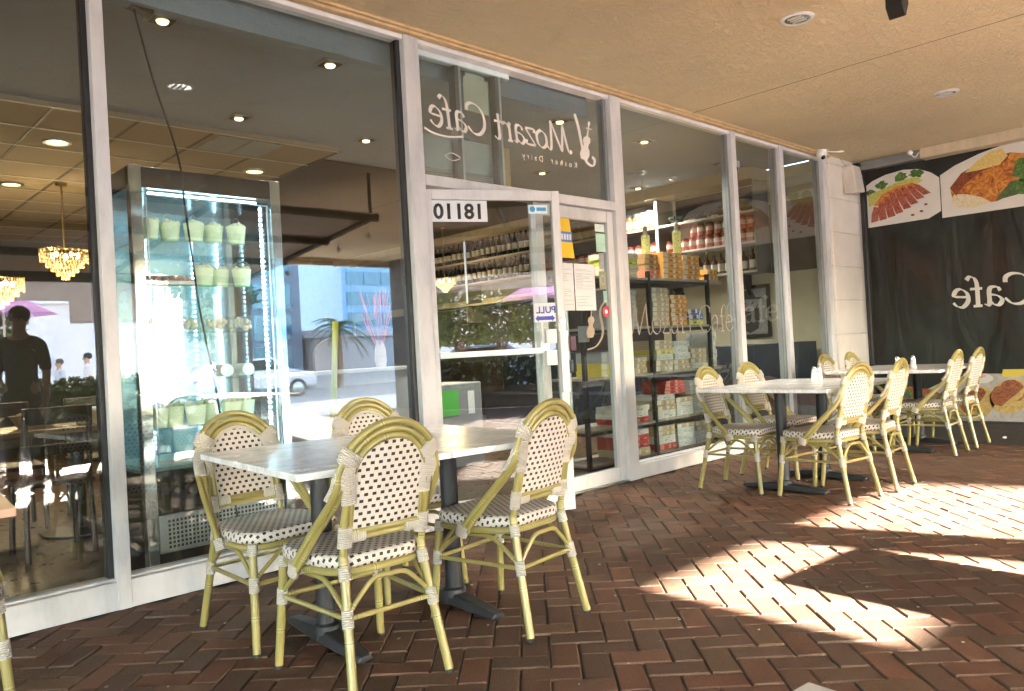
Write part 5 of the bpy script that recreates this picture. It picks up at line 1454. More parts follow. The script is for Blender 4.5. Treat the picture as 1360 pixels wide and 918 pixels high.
row(P_liq, 6.15, 8.2, SZ[0], 0.13, "amber bottle on the lowest wall shelf behind the boxes of the rack", "amber bottles behind the rack", (8.62,), 1.05)
row(P_wine, 8.40, 11.5, SZ[2], 0.125, "dark wine bottle with pale label on the top shelf seen through the ajar door", "wine bottles on the top shelf", (8.62,), 1.1)
row(P_wine, 8.40, 11.5, SZ[1], 0.125, "dark wine bottle with pale label on the lower wine shelf seen through the ajar door", "wine bottles on the lower wine shelf", (8.62,), 1.1)
def shelf_plant(y):
    t = empty("shelf_bowl", "dark leafy bowl on the top wall shelf before the black panel", "bowl", (8.70, y, SZ[2] + 0.0005), group="leafy bowls on the top wall shelf")
    b = MB(); b.lathe([(0.05, 0), (0.09, 0.05), (0.085, 0.052), (0.0001, 0.03)], seg=16); b.build("bowl", M['black'], t)
    b = MB(); r_ = random.Random(int(y * 10))
    for k in range(40): b.sphere((r_.gauss(0, 0.045), r_.gauss(0, 0.045), 0.06 + abs(r_.gauss(0, 0.02))), r_.uniform(0.012, 0.02), 6, 4)
    b.build("leaves", plain("dark_leaf", (0.045, 0.06, 0.025), 0.5, var=0.4), t)
for y in (4.80, 5.12, 5.45, 5.80): shelf_plant(y)

# framed portrait drawing (an anonymous bearded man in a hat)
pt = empty("portrait_picture", "black framed grey drawing of a bearded man in a hat", "picture", (8.88, 4.98, 1.10))
def wp(poly, mat, name, lay):
    b = MB(); b.prism([(-q[0], q[1]) for q in poly], (8.872 - lay * 0.0008, 0, 0), (0, -1, 0), (0, 0, 1), (-0.0007, 0, 0)); return wpart(b, name, mat, pt, smooth=0)
b = MB(); ya, yb_, za, zb = 4.66, 5.22, 1.09, 1.74
b.box((8.865, ya, za), (8.8915, ya + 0.045, zb)); b.box((8.865, yb_ - 0.045, za), (8.8915, yb_, zb)); b.box((8.865, ya + 0.045, za), (8.8915, yb_ - 0.045, za + 0.045)); b.box((8.865, ya + 0.045, zb - 0.045), (8.8915, yb_ - 0.045, zb))
wpart(b, "frame", M['black_gloss'], pt, bevel=0.003)
sk = speck("pencil_grey", [(0.3, (0.20, 0.20, 0.20)), (0.7, (0.42, 0.42, 0.41))], 30)
dk = speck("charcoal_grey", [(0.3, (0.012, 0.012, 0.012)), (0.7, (0.07, 0.07, 0.07))], 40)
wpart(MB().box((8.874, ya + 0.0455, za + 0.0455), (8.8905, yb_ - 0.0455, zb - 0.0455)), "sheet", sk, pt, smooth=0)
cy = (ya + yb_) / 2
wp([(cy + 0.19, 1.60), (cy - 0.19, 1.585), (cy - 0.19, 1.565), (cy + 0.19, 1.575)], dk, "hat_drawing", 3)
wp([(cy + 0.10, 1.585), (cy + 0.085, 1.665), (cy + 0.03, 1.68), (cy - 0.05, 1.665), (cy - 0.10, 1.585)], dk, "hat_drawing", 4)
wp([(cy + 0.09, 1.58), (cy + 0.10, 1.45), (cy + 0.06, 1.36), (cy - 0.06, 1.36), (cy - 0.10, 1.45), (cy - 0.09, 1.58)], speck("face_grey", [(0.35, (0.18, 0.18, 0.18)), (0.65, (0.46, 0.45, 0.44))], 18), "face_drawing", 2)
wp([(cy + 0.12, 1.50), (cy + 0.15, 1.36), (cy + 0.11, 1.20), (cy, 1.15), (cy - 0.11, 1.20), (cy - 0.15, 1.36), (cy - 0.12, 1.50), (cy - 0.06, 1.43), (cy, 1.415), (cy + 0.06, 1.43)], dk, "beard_drawing", 5)
for s_ in (-1, 1): wp([(cy + s_ * 0.05 + 0.02 * math.cos(a * 0.785), 1.52 + 0.009 * math.sin(a * 0.785)) for a in range(8)], dk, "eye_drawing", 6)
wp([(cy + 0.012, 1.51), (cy + 0.018, 1.45), (cy - 0.018, 1.45), (cy - 0.012, 1.51)], sk, "nose_drawing", 6)
t = empty("small_framed_card", "small framed card hanging beside the rack end", "picture", (8.88, 6.02, 1.38))
wpart(MB().box((8.87, 5.88, 1.36), (8.8915, 6.14, 1.74)), "frame", M['black'], t, bevel=0.003)
wpart(MB().box((8.8675, 5.93, 1.40), (8.8695, 6.09, 1.69)), "sheet", plain("pale_card", (0.50, 0.44, 0.34), 0.7), t, smooth=0)

# pendant lamps
for i, (x, y, z, lab) in enumerate(((7.56, 5.5, 2.10, "yellow patterned tube pendant lamp beside the door post"), (8.21, 5.5, 2.19, "yellow patterned tube pendant lamp nearer the lit jar shelf".replace("nearer", "next to")))):
    t = empty("pendant_lamp", lab, "pendant lamp", (x, y, z), group="tube pendant lamps over the rack")
    def lampmat():
        q = NT("patterned_lamp_shade"); n = q.noise(26, 3, 0.5, q.coord(), 2.0)
        c = q.ramp(n, [(0.42, (0.62, 0.50, 0.10)), (0.55, (0.72, 0.66, 0.28)), (0.62, (0.30, 0.20, 0.03))])
        return q.bsdf(c, 0.5, emit=c, estr=0.02)
    b = MB(); b.lathe([(0.050, 0), (0.051, 0.004), (0.051, 0.26), (0.046, 0.265), (0.0001, 0.266)], seg=18); b.build("lamp_shade", lampmat(), t)
    b = MB(); b.lathe([(0.030, 0.2665), (0.026, 0.36), (0.012, 0.375), (0.0001, 0.376)], seg=14); b.build("lamp_holder", plain("pale_holder", (0.55, 0.52, 0.44), 0.4), t)
    b = MB(); b.tube([(0, 0, 0.37), (0, 0, 3.10 - z)], 0.003, 6); b.build("wire", M['steel'], t)
    b = MB(); b.lathe([(0.065, 3.1245 - z), (0.06, 3.105 - z), (0.03, 3.085 - z), (0.0001, 3.083 - z)], seg=18); b.build("ceiling_rose", M['steel'], t)

# chandeliers
crystal = emitter("warm_crystal", (1.0, 0.62, 0.22), 0.07, (0.6, 0.45, 0.25))
crystal2 = plain("amber_crystal", (0.55, 0.36, 0.14), 0.1)
def chandelier(x, y, z, s, label):
    t = empty("crystal_chandelier", label, "chandelier", (x, y, z), group="crystal chandeliers in the cafe")
    t.scale = (s, s, s)
    r_ = random.Random(2)
    b = MB()
    for i in range(5):
        z0 = 0.10 - i * 0.028
        b.tube([(0.23 * math.cos(a * math.pi / 14), 0.23 * math.sin(a * math.pi / 14), z0) for a in range(28)], 0.003, 4, closed=True)
    for a in range(22):
        an = a * math.pi / 11; b.tube([(0.23 * math.cos(an), 0.23 * math.sin(an), 0.12), (0.23 * math.cos(an + 0.2), 0.23 * math.sin(an + 0.2), -0.02)], 0.0025, 4)
    b.tube([(0, 0, 0.12), (0, 0, (3.08 - z) / s)], 0.010, 8); b.lathe([(0.06, (3.08 - z) / s), (0.05, (3.08 - z) / s - 0.03), (0.0001, (3.08 - z) / s - 0.032)], seg=14)
    for a in range(3): b.tube([(0, 0, 0.12), (0.23 * math.cos(a * 2.09), 0.23 * math.sin(a * 2.09), 0.12)], 0.004, 5)
    b.build("frame", plain("warm_brass", (0.40, 0.26, 0.10), 0.3, 0.7), t)
    b = MB(); c2 = MB()
    for tier, (rad, zz, n, ln) in enumerate(((0.225, 0.10, 46, 0.13), (0.17, -0.02, 34, 0.06), (0.125, -0.07, 26, 0.055), (0.08, -0.115, 18, 0.05), (0.035, -0.155, 9, 0.045))):
        for k in range(n):
            a = 2 * math.pi * k / n
            L = ln * r_.uniform(0.8, 1.1); m = 4 if tier == 0 else 2
            for q in range(m):
                (b if r_.random() < 0.5 else c2).sphere((rad * math.cos(a), rad * math.sin(a), zz - L * (q + 0.5) / m), 0.0085 * r_.uniform(0.7, 1.3), 6, 4, sz=1.6)
    b.build("crystal_chain", crystal, t); c2.build("crystal_drop", crystal2, t)
    b = MB()
    for a in range(5): b.sphere((0.12 * math.cos(a * 1.257), 0.12 * math.sin(a * 1.257), 0.05), 0.022, 10, 8, sz=1.4)
    b.build("bulb", M['warm_bulb'], t)
    li = bpy.data.lights.new("chandelier", 'POINT'); li.energy = 1.6; li.color = (1.0, 0.68, 0.34); li.shadow_soft_size = 0.15
    lo = bpy.data.objects.new("chandelier_lamp", li); COL.objects.link(lo); lo.parent = t; lo.location = (0, 0, -0.25)
chandelier(2.30, 9.0, 2.28, 1.0, "warm lit crystal chandelier fully in view beyond the street window")
chandelier(1.80, 9.5, 2.02, 1.0, "warm lit crystal chandelier half out of view at the window side")
chandelier(7.75, 9.5, 2.2, 0.7, "small chandelier added for the warm glow mirrored in the ajar door")  # added to imitate an orange glow mirrored in the door

# dining furniture inside
def dark_chair():
    t = empty("wooden_chair", "x", "chair")
    b = MB(); b.box((-0.20, -0.20, 0.43), (0.20, 0.20, 0.46)); b.build("seat", M['dark_wood'], t, bevel=0.008)
    for sx in (-1, 1):
        b = MB(); b.tube([(sx * 0.17, 0.17, 0.43), (sx * 0.18, 0.19, 0)], 0.017, 8); b.build("leg", M['dark_wood'], t)
        b = MB(); b.tube([(sx * 0.17, -0.25, 0.90), (sx * 0.17, -0.18, 0.44), (sx * 0.18, -0.21, 0)], 0.017, 8); b.build("leg", M['dark_wood'], t)
    b = MB(); b.box((-0.17, -0.25, 0.80), (0.17, -0.225, 0.90)); b.box((-0.17, -0.235, 0.62), (0.17, -0.215, 0.68)); b.build("backrest", M['dark_wood'], t, bevel=0.006)
    return t
DC = [dark_chair()]; used_dc = [False]
def dining(x, y, wide, label, where):
    t = empty("dining_table", label, "table", (x, y, 0.011), group="dining tables inside the cafe")
    b = MB(); b.box((-wide / 2, -0.40, 0.71), (wide / 2, 0.40, 0.745)); b.build("tabletop", plain("brown_tabletop", (0.13, 0.08, 0.045), 0.25, var=0.25), t, bevel=0.004)
    b = MB(); b.cyl((0, 0, 0.03), (0, 0, 0.71), 0.04, seg=14); b.lathe([(0.24, 0), (0.24, 0.015), (0.05, 0.03)], seg=20); b.build("pedestal", M['black_iron'], t)
    for dx, dy, rz, w in ((-0.3, -0.55, 0, "street"), (0.3, -0.55, 0, "street"), (-0.3, 0.55, 180, "inner"), (0.3, 0.55, 180, "inner")):
        if used_dc[0]: o = copy_tree(DC[0])
        else: o = DC[0]; used_dc[0] = True
        o.location = (x + dx, y + dy, 0.011); o.rotation_euler = (0, 0, R(rz)); tag(o, "dark wooden chair on the %s side of the dining table %s" % (w, where), "chair", "wooden chairs inside, %s" % where)
dining(1.55, 6.0, 1.3, "brown dining table just inside the street window", "just inside the street window")
dining(0.9, 8.6, 1.3, "brown dining table under the chandeliers", "under the chandeliers")
dining(3.9, 7.2, 1.3, "brown dining table behind the yellow pole", "behind the yellow pole")
dining(5.9, 9.6, 1.2, "brown dining table deep inside behind the door", "deep inside behind the door")
t = empty("bread_basket", "woven bread basket with a cloth on the inside dining table", "basket", (1.30, 5.98, 0.7565))
b = MB(); b.lathe([(0.10, 0), (0.15, 0.08), (0.155, 0.085), (0.145, 0.08), (0.0001, 0.03)], seg=20, squash=0.7); b.build("bowl", plain("wicker_brown", (0.20, 0.12, 0.06), 0.6, var=0.3, bump=0.5), t)
b = MB(); r_ = random.Random(8)
for k in range(9): b.sphere((r_.uniform(-0.09, 0.09), r_.uniform(-0.05, 0.05), 0.075), r_.uniform(0.03, 0.045), 9, 6, sz=0.7)
b.build("bread", plain("bread_crust", (0.40, 0.24, 0.10), 0.7), t)
t = empty("napkin_box", "tan serving box with pale napkins on the inside dining table", "box", (1.72, 5.85, 0.7565))
b = MB(); b.box((-0.18, -0.12, 0), (0.18, 0.12, 0.09)); b.build("body", plain("tan_box", (0.42, 0.30, 0.16), 0.6), t, bevel=0.003)
b = MB(); b.box((-0.15, -0.10, 0.0905), (0.15, 0.10, 0.11)); b.build("napkin", M['paper'], t, bevel=0.006)

# white service table, counter panel, yellow pole and vase behind the wide pane
t = empty("white_side_table", "white side table with two shakers inside the wide window", "table", (6.3, 10.6, 0.011))
b = MB(); b.box((-0.7, -0.4, 0.72), (0.7, 0.4, 0.75)); b.build("tabletop", M['white'], t, bevel=0.003)
b = MB(); b.box((-0.5, -0.08, 0), (-0.34, 0.08, 0.72)); b.box((0.34, -0.08, 0), (0.5, 0.08, 0.72)); b.build("leg", M['white'], t)
cb = empty("grey_counter", "grey counter with a raised arched panel behind the wide window", "counter", (3.55, 5.9, 0.011))
wpart(MB().box((3.0, 5.70, 0.012), (4.2, 6.2, 0.98)), "cabinet", plain("grey_laminate", (0.24, 0.24, 0.25), 0.5), cb, bevel=0.006)
wpart(MB().box((2.97, 5.66, 0.9805), (4.23, 6.24, 1.01)), "counter_top", plain("pale_counter", (0.42, 0.41, 0.40), 0.4), cb, bevel=0.004)
wpart(MB().prism([(3.72 + 0.30 * math.cos(a * math.pi / 12), 1.15 + 0.16 * math.sin(a * math.pi / 12)) for a in range(13)] + [(3.42, 1.0105), (4.02, 1.0105)], (0, 6.0, 0), (1, 0, 0), (0, 0, 1), (0, 0.04, 0)), "arched_panel", plain("brown_panel", (0.10, 0.065, 0.045), 0.5), cb, smooth=0)
b = MB(); b.tube([(2.86, 4.72, 1.36), (2.74, 4.62, 0.62), (2.65, 4.56, 0.012)], 0.021, 10); tag(b.build("yellow_pole", plain("bright_yellow_plastic", (0.72, 0.62, 0.03), 0.35)), "bright yellow pole leaning inside beside the display fridge", "pole")
t = empty("vase_of_stems", "pale vase of red and violet dried stems on the grey counter", "vase", (3.98, 5.84, 1.0105))
b = MB(); b.lathe([(0.045, 0), (0.055, 0.06), (0.05, 0.16), (0.035, 0.22), (0.04, 0.24)], seg=16); b.build("vase", plain("pale_vase", (0.5, 0.42, 0.42), 0.3), t)
b = MB(); c2 = MB(); r_ = random.Random(6)
for k in range(46):
    a = r_.uniform(0, 6.28); s_ = r_.uniform(0.02, 0.17); hgt = r_.uniform(0.40, 0.72)
    (b if r_.random() < 0.62 else c2).tube(smoothpath([(0.01 * math.cos(a), 0.01 * math.sin(a), 0.12), (s_ * 0.5 * math.cos(a), s_ * 0.5 * math.sin(a), hgt * 0.6), (s_ * math.cos(a), s_ * math.sin(a), hgt)], 3), [0.003, 0.003, 0.003, 0.004, 0.006, 0.007, 0.005], 5)
b.build("stem", plain("coral_red_stem", (0.60, 0.07, 0.06), 0.6), t); c2.build("stem", plain("violet_stem", (0.28, 0.14, 0.30), 0.6), t)
# green and grey appliance seen low through the ajar door
t = empty("green_screen_cooler", "low grey cooler with a bright green panel seen through the ajar door", "cooler", (4.75, 6.0, 0.011))
b = MB(); b.box((-0.30, -0.28, 0), (0.30, 0.28, 0.80)); b.build("body", plain("grey_cooler", (0.22, 0.23, 0.24), 0.4), t, bevel=0.01)
b = MB(); b.box((-0.22, -0.286, 0.50), (0.0, -0.2805, 0.74)); b.build("panel", plain("bright_green_panel", (0.08, 0.42, 0.06), 0.4), t)
b = MB(); b.box((-0.27, -0.286, 0.42), (-0.235, -0.2805, 0.76)); b.box((0.12, -0.286, 0.5), (0.20, -0.2805, 0.72)); b.build("trim", M['white_trim'], t)

# litter and debris on the bricks
tag(MB().prism([(0, 0), (0.10, 0.01), (0.11, 0.03), (0.02, 0.025)], (8.42, 2.13, 0.0125), (1, 0, 0), (0, 1, 0), (0, 0, 0.012)).build("paper_scrap", M['paper'], smooth=0), "white paper scrap lying on the black mat below the tacos", "litter")

# ------------------------------------------------------------------ across the street (what the glass mirrors)
def building(name, label, lo, hi, wall, glassm, nx, nz, gap=0.25, band=0.9):
    t = empty(name, label, "building", ((lo[0] + hi[0]) / 2, (lo[1] + hi[1]) / 2, -0.12))
    wpart(MB().box(lo, hi), "wall", wall, t, smooth=0)
    for k in range(nz):
        z0 = lo[2] + 0.8 + (hi[2] - lo[2] - 1.2) * k / nz; z1 = z0 + (hi[2] - lo[2] - 1.2) / nz - band
        b = MB()
        for i in range(nx):
            x0 = lo[0] + 0.3 + (hi[0] - lo[0] - 0.6) * i / nx; x1 = x0 + (hi[0] - lo[0] - 0.6) / nx - gap
            b.box((x0, hi[1] + 0.002, z0), (x1, hi[1] + 0.06, z1))
        wpart(b, "window_glazing", glassm, t, smooth=0)
    return t
blue_glass = plain("blue_window_glass", (0.10, 0.22, 0.34), 0.08, 0.3)
white_r = plain("white_render", (0.82, 0.83, 0.86), 0.7, var=0.05)
building("glass_tower", "pale blue glass tower across the street", (21.6, -40, -0.12), (34, -27, 16), plain("blue_cladding", (0.30, 0.54, 0.74), 0.5), blue_glass, 11, 14, 0.10, 0.38)
building("raised_office_block", "dark glazed office block across the street, raised to shade the bricks", (13.45, -27, -0.12), (17.3, -23.5, 13.5), plain("slate_cladding", (0.20, 0.25, 0.32), 0.6), blue_glass, 5, 9, 0.2, 0.3)  # glazed block, raised and widened to shade the far bricks
t = empty("low_white_building", "long white rendered building with a flat roof across the street", "building", (4, -26, -0.12))
wpart(MB().box((-14, -30, -0.12), (10.5, -22, 3.5)), "wall", white_r, t, smooth=0)
wpart(MB().box((-14.2, -30.2, 3.501), (10.7, -21.8, 3.75)), "parapet", white_r, t, smooth=0)
for x in (-6.0, 0.5, 6.6): wpart(MB().box((x, -21.999, -0.1), (x + 0.5, -21.9, 3.3)), "pilaster", plain("paler_render", (0.82, 0.83, 0.86), 0.7), t, smooth=0)
t = empty("grey_flat_building", "grey flat roofed shop building across the street", "building", (22, -24.5, -0.12))
wpart(MB().box((17.6, -26.5, -0.12), (27, -23, 2.1)), "wall", plain("grey_render", (0.40, 0.41, 0.43), 0.7), t, smooth=0)
wpart(MB().box((17.4, -26.7, 2.101), (27.2, -22.8, 2.45)), "parapet", plain("pale_grey_parapet", (0.50, 0.52, 0.55), 0.7), t, smooth=0)

leafm = plain("tree_leaf", (0.065, 0.11, 0.03), 0.55, var=0.45, nscale=2.0)
palml = plain("palm_leaf", (0.08, 0.12, 0.035), 0.5, var=0.35)
bark = plain("bark", (0.16, 0.11, 0.075), 0.9, var=0.3, bump=0.4, bscale=20)
def tree(x, y, hgt, rad, label, seed, n=1500):
    t = empty("street_tree", label, "tree", (x, y, -0.12), group="trees across the street")
    r_ = random.Random(seed)
    b = MB(); b.tube([(0, 0, 0), (0.05, 0.02, hgt * 0.35), (0.0, 0.1, hgt * 0.7)], [0.20, 0.14, 0.06], 9)
    for k in range(7):
        a = r_.uniform(0, 6.28); b.tube([(0.03, 0.02, hgt * 0.38), (rad * 0.6 * math.cos(a), rad * 0.6 * math.sin(a), hgt * r_.uniform(0.6, 0.85))], [0.07, 0.02], 6)
    b.build("trunk", bark, t)
    b = MB()
    cl = [(r_.gauss(0, rad * 0.45), r_.gauss(0, rad * 0.45), hgt * 0.70 + r_.gauss(0, hgt * 0.13), rad * r_.uniform(0.25, 0.5)) for _ in range(14)]
    for k in range(n):
        c = r_.choice(cl); d = Vector((r_.gauss(0, 1), r_.gauss(0, 1), r_.gauss(0, 0.8))); d = d.normalized() * c[3] * r_.uniform(0.5, 1.0)
        p = Vector(c[:3]) + d
        u = Vector((r_.gauss(0, 1), r_.gauss(0, 1), r_.gauss(0, 1))).normalized(); w = u.orthogonal().normalized(); s_ = r_.uniform(0.10, 0.20)
        i0 = len(b.v); b.v += [tuple(p - u * s_), tuple(p + w * s_ * 0.45), tuple(p + u * s_), tuple(p - w * s_ * 0.45)]
        b.face([i0, i0 + 1, i0 + 2, i0 + 3])
    b.build("crown", leafm, t, smooth=0)
tree(3.5, -32, 7.5, 3.0, "leafy tree rising behind the low white building", 1)
tree(8.6, -33, 6.5, 2.4, "smaller leafy tree behind the end of the white building", 2)
tree(-3.5, -33, 8, 3.2, "broad leafy tree behind the middle of the white building", 3)
for i, (x, y, hg, rd) in enumerate(((0.2, -32.5, 7.0, 2.8), (6.2, -32.0, 6.6, 2.6), (10.6, -32.5, 6.8, 2.5), (12.0, -20.5, 5.2, 1.6), (-7.5, -33, 7.5, 3.0))):
    tree(x, y, hg, rd, "leafy tree %s in the second row behind the white building" % ordn[i], 40 + i, 1800)
def palm(x, y, hgt, label, seed, s=1.0, grp="palms by the street"):
    t = empty("palm_tree", label, "palm", (x, y, -0.12 if y < -9 else 0.0), group=grp)
    r_ = random.Random(seed)
    b = MB(); b.tube([(0, 0, 0), (0.06, 0, hgt * 0.5), (0.0, 0.05, hgt)], [0.13 * s, 0.10 * s, 0.09 * s], 9); b.build("trunk", bark, t)
    b = MB()
    for k in range(26):
        a = k * 2.4; el = r_.uniform(-0.2, 1.25); L = r_.uniform(0.9, 1.3) * s
        path = [Vector((0, 0.05, hgt))]
        for q in range(1, 8):
            f = q / 7; path.append(Vector((math.cos(a) * L * f * math.cos(el * (1 - f * 0.5)), 0.05 + math.sin(a) * L * f * math.cos(el * (1 - f * 0.5)), hgt + L * f * math.sin(el) - L * 0.75 * f * f)))
        b.tube(path, [0.012 * s] * 7 + [0.004], 4)
        for q in range(1, 8):
            d = (path[q] - path[q - 1]).normalized(); sd = d.cross(Vector((0, 0, 1))); sd = sd.normalized() if sd.length > 0.01 else Vector((1, 0, 0))
            for h_ in (0.0, 0.33, 0.66):
                for sg in (-1, 1):
                    p = path[q - 1].lerp(path[q], h_); e = p + (sd * sg * 0.8 + d * 0.7).normalized() * 0.30 * s * (1.15 - q / 9) + Vector((0, 0, -0.05 * s)); wv = d * 0.016 * s
                    i0 = len(b.v); b.v += [tuple(p - wv), tuple(p + wv), tuple(e)]; b.face([i0, i0 + 1, i0 + 2])
    b.build("crown", palml, t, smooth=0)
palm(17.9, -21.5, 2.6, "palm in front of the grey shop building across the street", 5, 1.2)
def shrub(x, y, label, seed):
    t = empty("potted_shrub", label, "shrub", (x, y, 0.0), group="potted shrubs at the street side"); t.scale = (1.35, 1.35, 1.5)
    r_ = random.Random(seed)
    b = MB()
    for k in range(9):
        a = r_.uniform(0, 6.28); b.tube([(0, 0, 0.38), (0.12 * math.cos(a), 0.12 * math.sin(a), 0.9), (0.35 * math.cos(a), 0.35 * math.sin(a), r_.uniform(1.3, 1.9))], [0.02, 0.014, 0.006], 6)
    b.build("stem", bark, t)
    b = MB()
    for k in range(1500):
        a = r_.uniform(0, 6.28); rr_ = 0.62 * math.sqrt(r_.random()); z = r_.uniform(0.85, 2.15); rr_ *= 1.0 - 0.35 * abs(z - 1.5)
        p = Vector((rr_ * math.cos(a), rr_ * math.sin(a), z)); u = Vector((math.cos(a) + r_.gauss(0, .5), math.sin(a) + r_.gauss(0, .5), r_.gauss(0.1, .5))).normalized(); w = u.orthogonal().normalized(); s_ = r_.uniform(0.05, 0.11)
        i0 = len(b.v); b.v += [tuple(p - u * s_), tuple(p + w * s_ * 0.3), tuple(p + u * s_), tuple(p - w * s_ * 0.3)]; b.face([i0, i0 + 1, i0 + 2, i0 + 3])
    b.build("foliage", leafm, t, smooth=0)
for i, (x, y) in enumerate(((0.1, -9.3), (1.0, -9.0), (1.9, -9.4), (2.8, -9.0))):
    shrub(x, y, "potted leafy shrub standing %s in the row at the street side" % ordn[i], 20 + i)
    t = empty("plant_pot", "terracotta pot of the %s shrub in the street side row" % ordn[i], "pot", (x, y, 0), group="pots of the street side shrubs")
    b = MB(); b.lathe([(0.20, 0), (0.27, 0.42), (0.29, 0.45), (0.25, 0.45), (0.24, 0.40), (0.0001, 0.38)], seg=22); b.build("pot", plain("terracotta", (0.30, 0.12, 0.06), 0.8), t)

um = empty("patio_umbrella", "lilac patio umbrella standing on the sidewalk beyond the hedge", "umbrella", (3.0, -7.7, -0.004)); um.scale = (0.8, 0.8, 1.0)
b = MB(); i0 = 0
ring = [(1.05 * math.cos(k * math.pi / 4), 1.05 * math.sin(k * math.pi / 4), 2.18) for k in range(8)]
for dz in (0.0, -0.006): b.v += [(0, 0, 2.62 + dz)] + [(x, y, z + dz) for x, y, z in ring]
for k in range(8):
    k2 = (k + 1) % 8; b.face([0, 1 + k, 1 + k2]); b.face([9, 10 + k2, 10 + k]); b.face([1 + k, 10 + k, 10 + k2, 1 + k2])
b.build("canopy", translucent_mat("lilac_cloth", (0.42, 0.28, 0.55), 0.3), um, smooth=0)
MB().cyl((0, 0, 0.05), (0, 0, 2.66), 0.022, seg=12).build("pole", M['white_trim'], um)
MB().lathe([(0.26, 0), (0.25, 0.05), (0.05, 0.08), (0.03, 0.2)], seg=20).build("base", M['grey_alu'], um)
for k in range(8): MB().tube([(0, 0, 2.59), tuple(0.98 * c_ if i_ < 2 else c_ + 0.0 for i_, c_ in enumerate(ring[k]))], 0.008, 6).build("rib", M['white_trim'], um)
hp = empty("added_hedge", "long low leafy hedge added along the street edge to hide glare", "hedge", (-0.5, -6.5, 0))  # added hedge, hides the sunlit street from the mirrored view
wpart(MB().box((-6.0, -6.75, 0.0), (4.8, -6.3, 0.42)), "planter", plain("grey_planter", (0.20, 0.19, 0.18), 0.8), hp, bevel=0.01)
b = MB(); r_ = random.Random(77)
for k in range(7000):
    p = Vector((r_.uniform(-6.0, 4.8), -6.52 + r_.gauss(0, 0.13), r_.uniform(0.40, 0.98 + 0.06 * math.sin(k)))); u = Vector((r_.gauss(0, 1), r_.gauss(0, 1), r_.gauss(0, 1))).normalized(); w = u.orthogonal().normalized(); s_ = r_.uniform(0.05, 0.10)
    i0 = len(b.v); b.v += [tuple(p - u * s_), tuple(p + w * s_ * 0.5), tuple(p + u * s_), tuple(p - w * s_ * 0.5)]; b.face([i0, i0 + 1, i0 + 2, i0 + 3])
wpart(b, "foliage", leafm, hp, smooth=0)
def car(x, y, rz, paint, label):
    t = empty("parked_car", label, "car", (x, y, -0.12), R(rz), "cars parked on the street")
    prof = [(-2.15, 0.35), (-2.2, 0.65), (-2.05, 0.88), (-1.5, 0.95), (-0.9, 1.38), (0.5, 1.42), (1.15, 1.0), (1.9, 0.86), (2.15, 0.62), (2.12, 0.33)]
    b = MB()
    rings = []
    for (w, inset) in ((0.86, 0.0), (0.80, 0.03)):
        pass
    b.prism(prof, (0, -0.84, 0), (1, 0, 0), (0, 0, 1), (0, 1.68, 0)); b.build("body", paint, t, bevel=0.09, bseg=3)
    b = MB()
    for sy in (-1, 1): b.prism([(-1.30, 0.97), (-0.84, 1.31), (0.42, 1.35), (0.98, 1.0)], (0, sy * 0.846, 0), (1, 0, 0), (0, 0, 1), (0, sy * 0.006, 0))
    b.build("window", M['black_gloss'], t, smooth=0)
    for sx in (-1.35, 1.35):
        for sy in (-1, 1):
            b = MB(); b.tube([(sx, sy * 0.66, 0.32), (sx, sy * 0.87, 0.32)], 0.32, 20); w = b.build("wheel", M['dark_rubber'], t)
            b = MB(); b.tube([(sx, sy * 0.871, 0.32), (sx, sy * 0.885, 0.32)], [0.21, 0.18], 16); b.build("rim", M['steel'], w)
    for sy in (-1, 1):
        b = MB(); b.box((2.06, sy * 0.62 - 0.16, 0.60), (2.17, sy * 0.62 + 0.16, 0.72)); b.build("headlight", M['chrome'], t, bevel=0.02)
        b = MB(); b.box((-2.20, sy * 0.66 - 0.12, 0.66), (-2.10, sy * 0.66 + 0.12, 0.80)); b.build("tail_light", plain("tail_red", (0.35, 0.02, 0.02), 0.2), t, bevel=0.02)
car(12.2, -18.0, 0, plain("white_car_paint", (0.72, 0.74, 0.78), 0.2, coat=0.5), "white parked car before the grey shop building")
car(1.2, -13.0, 0, plain("blue_car_paint", (0.08, 0.13, 0.26), 0.15, coat=0.5), "blue parked car opposite the ajar door")

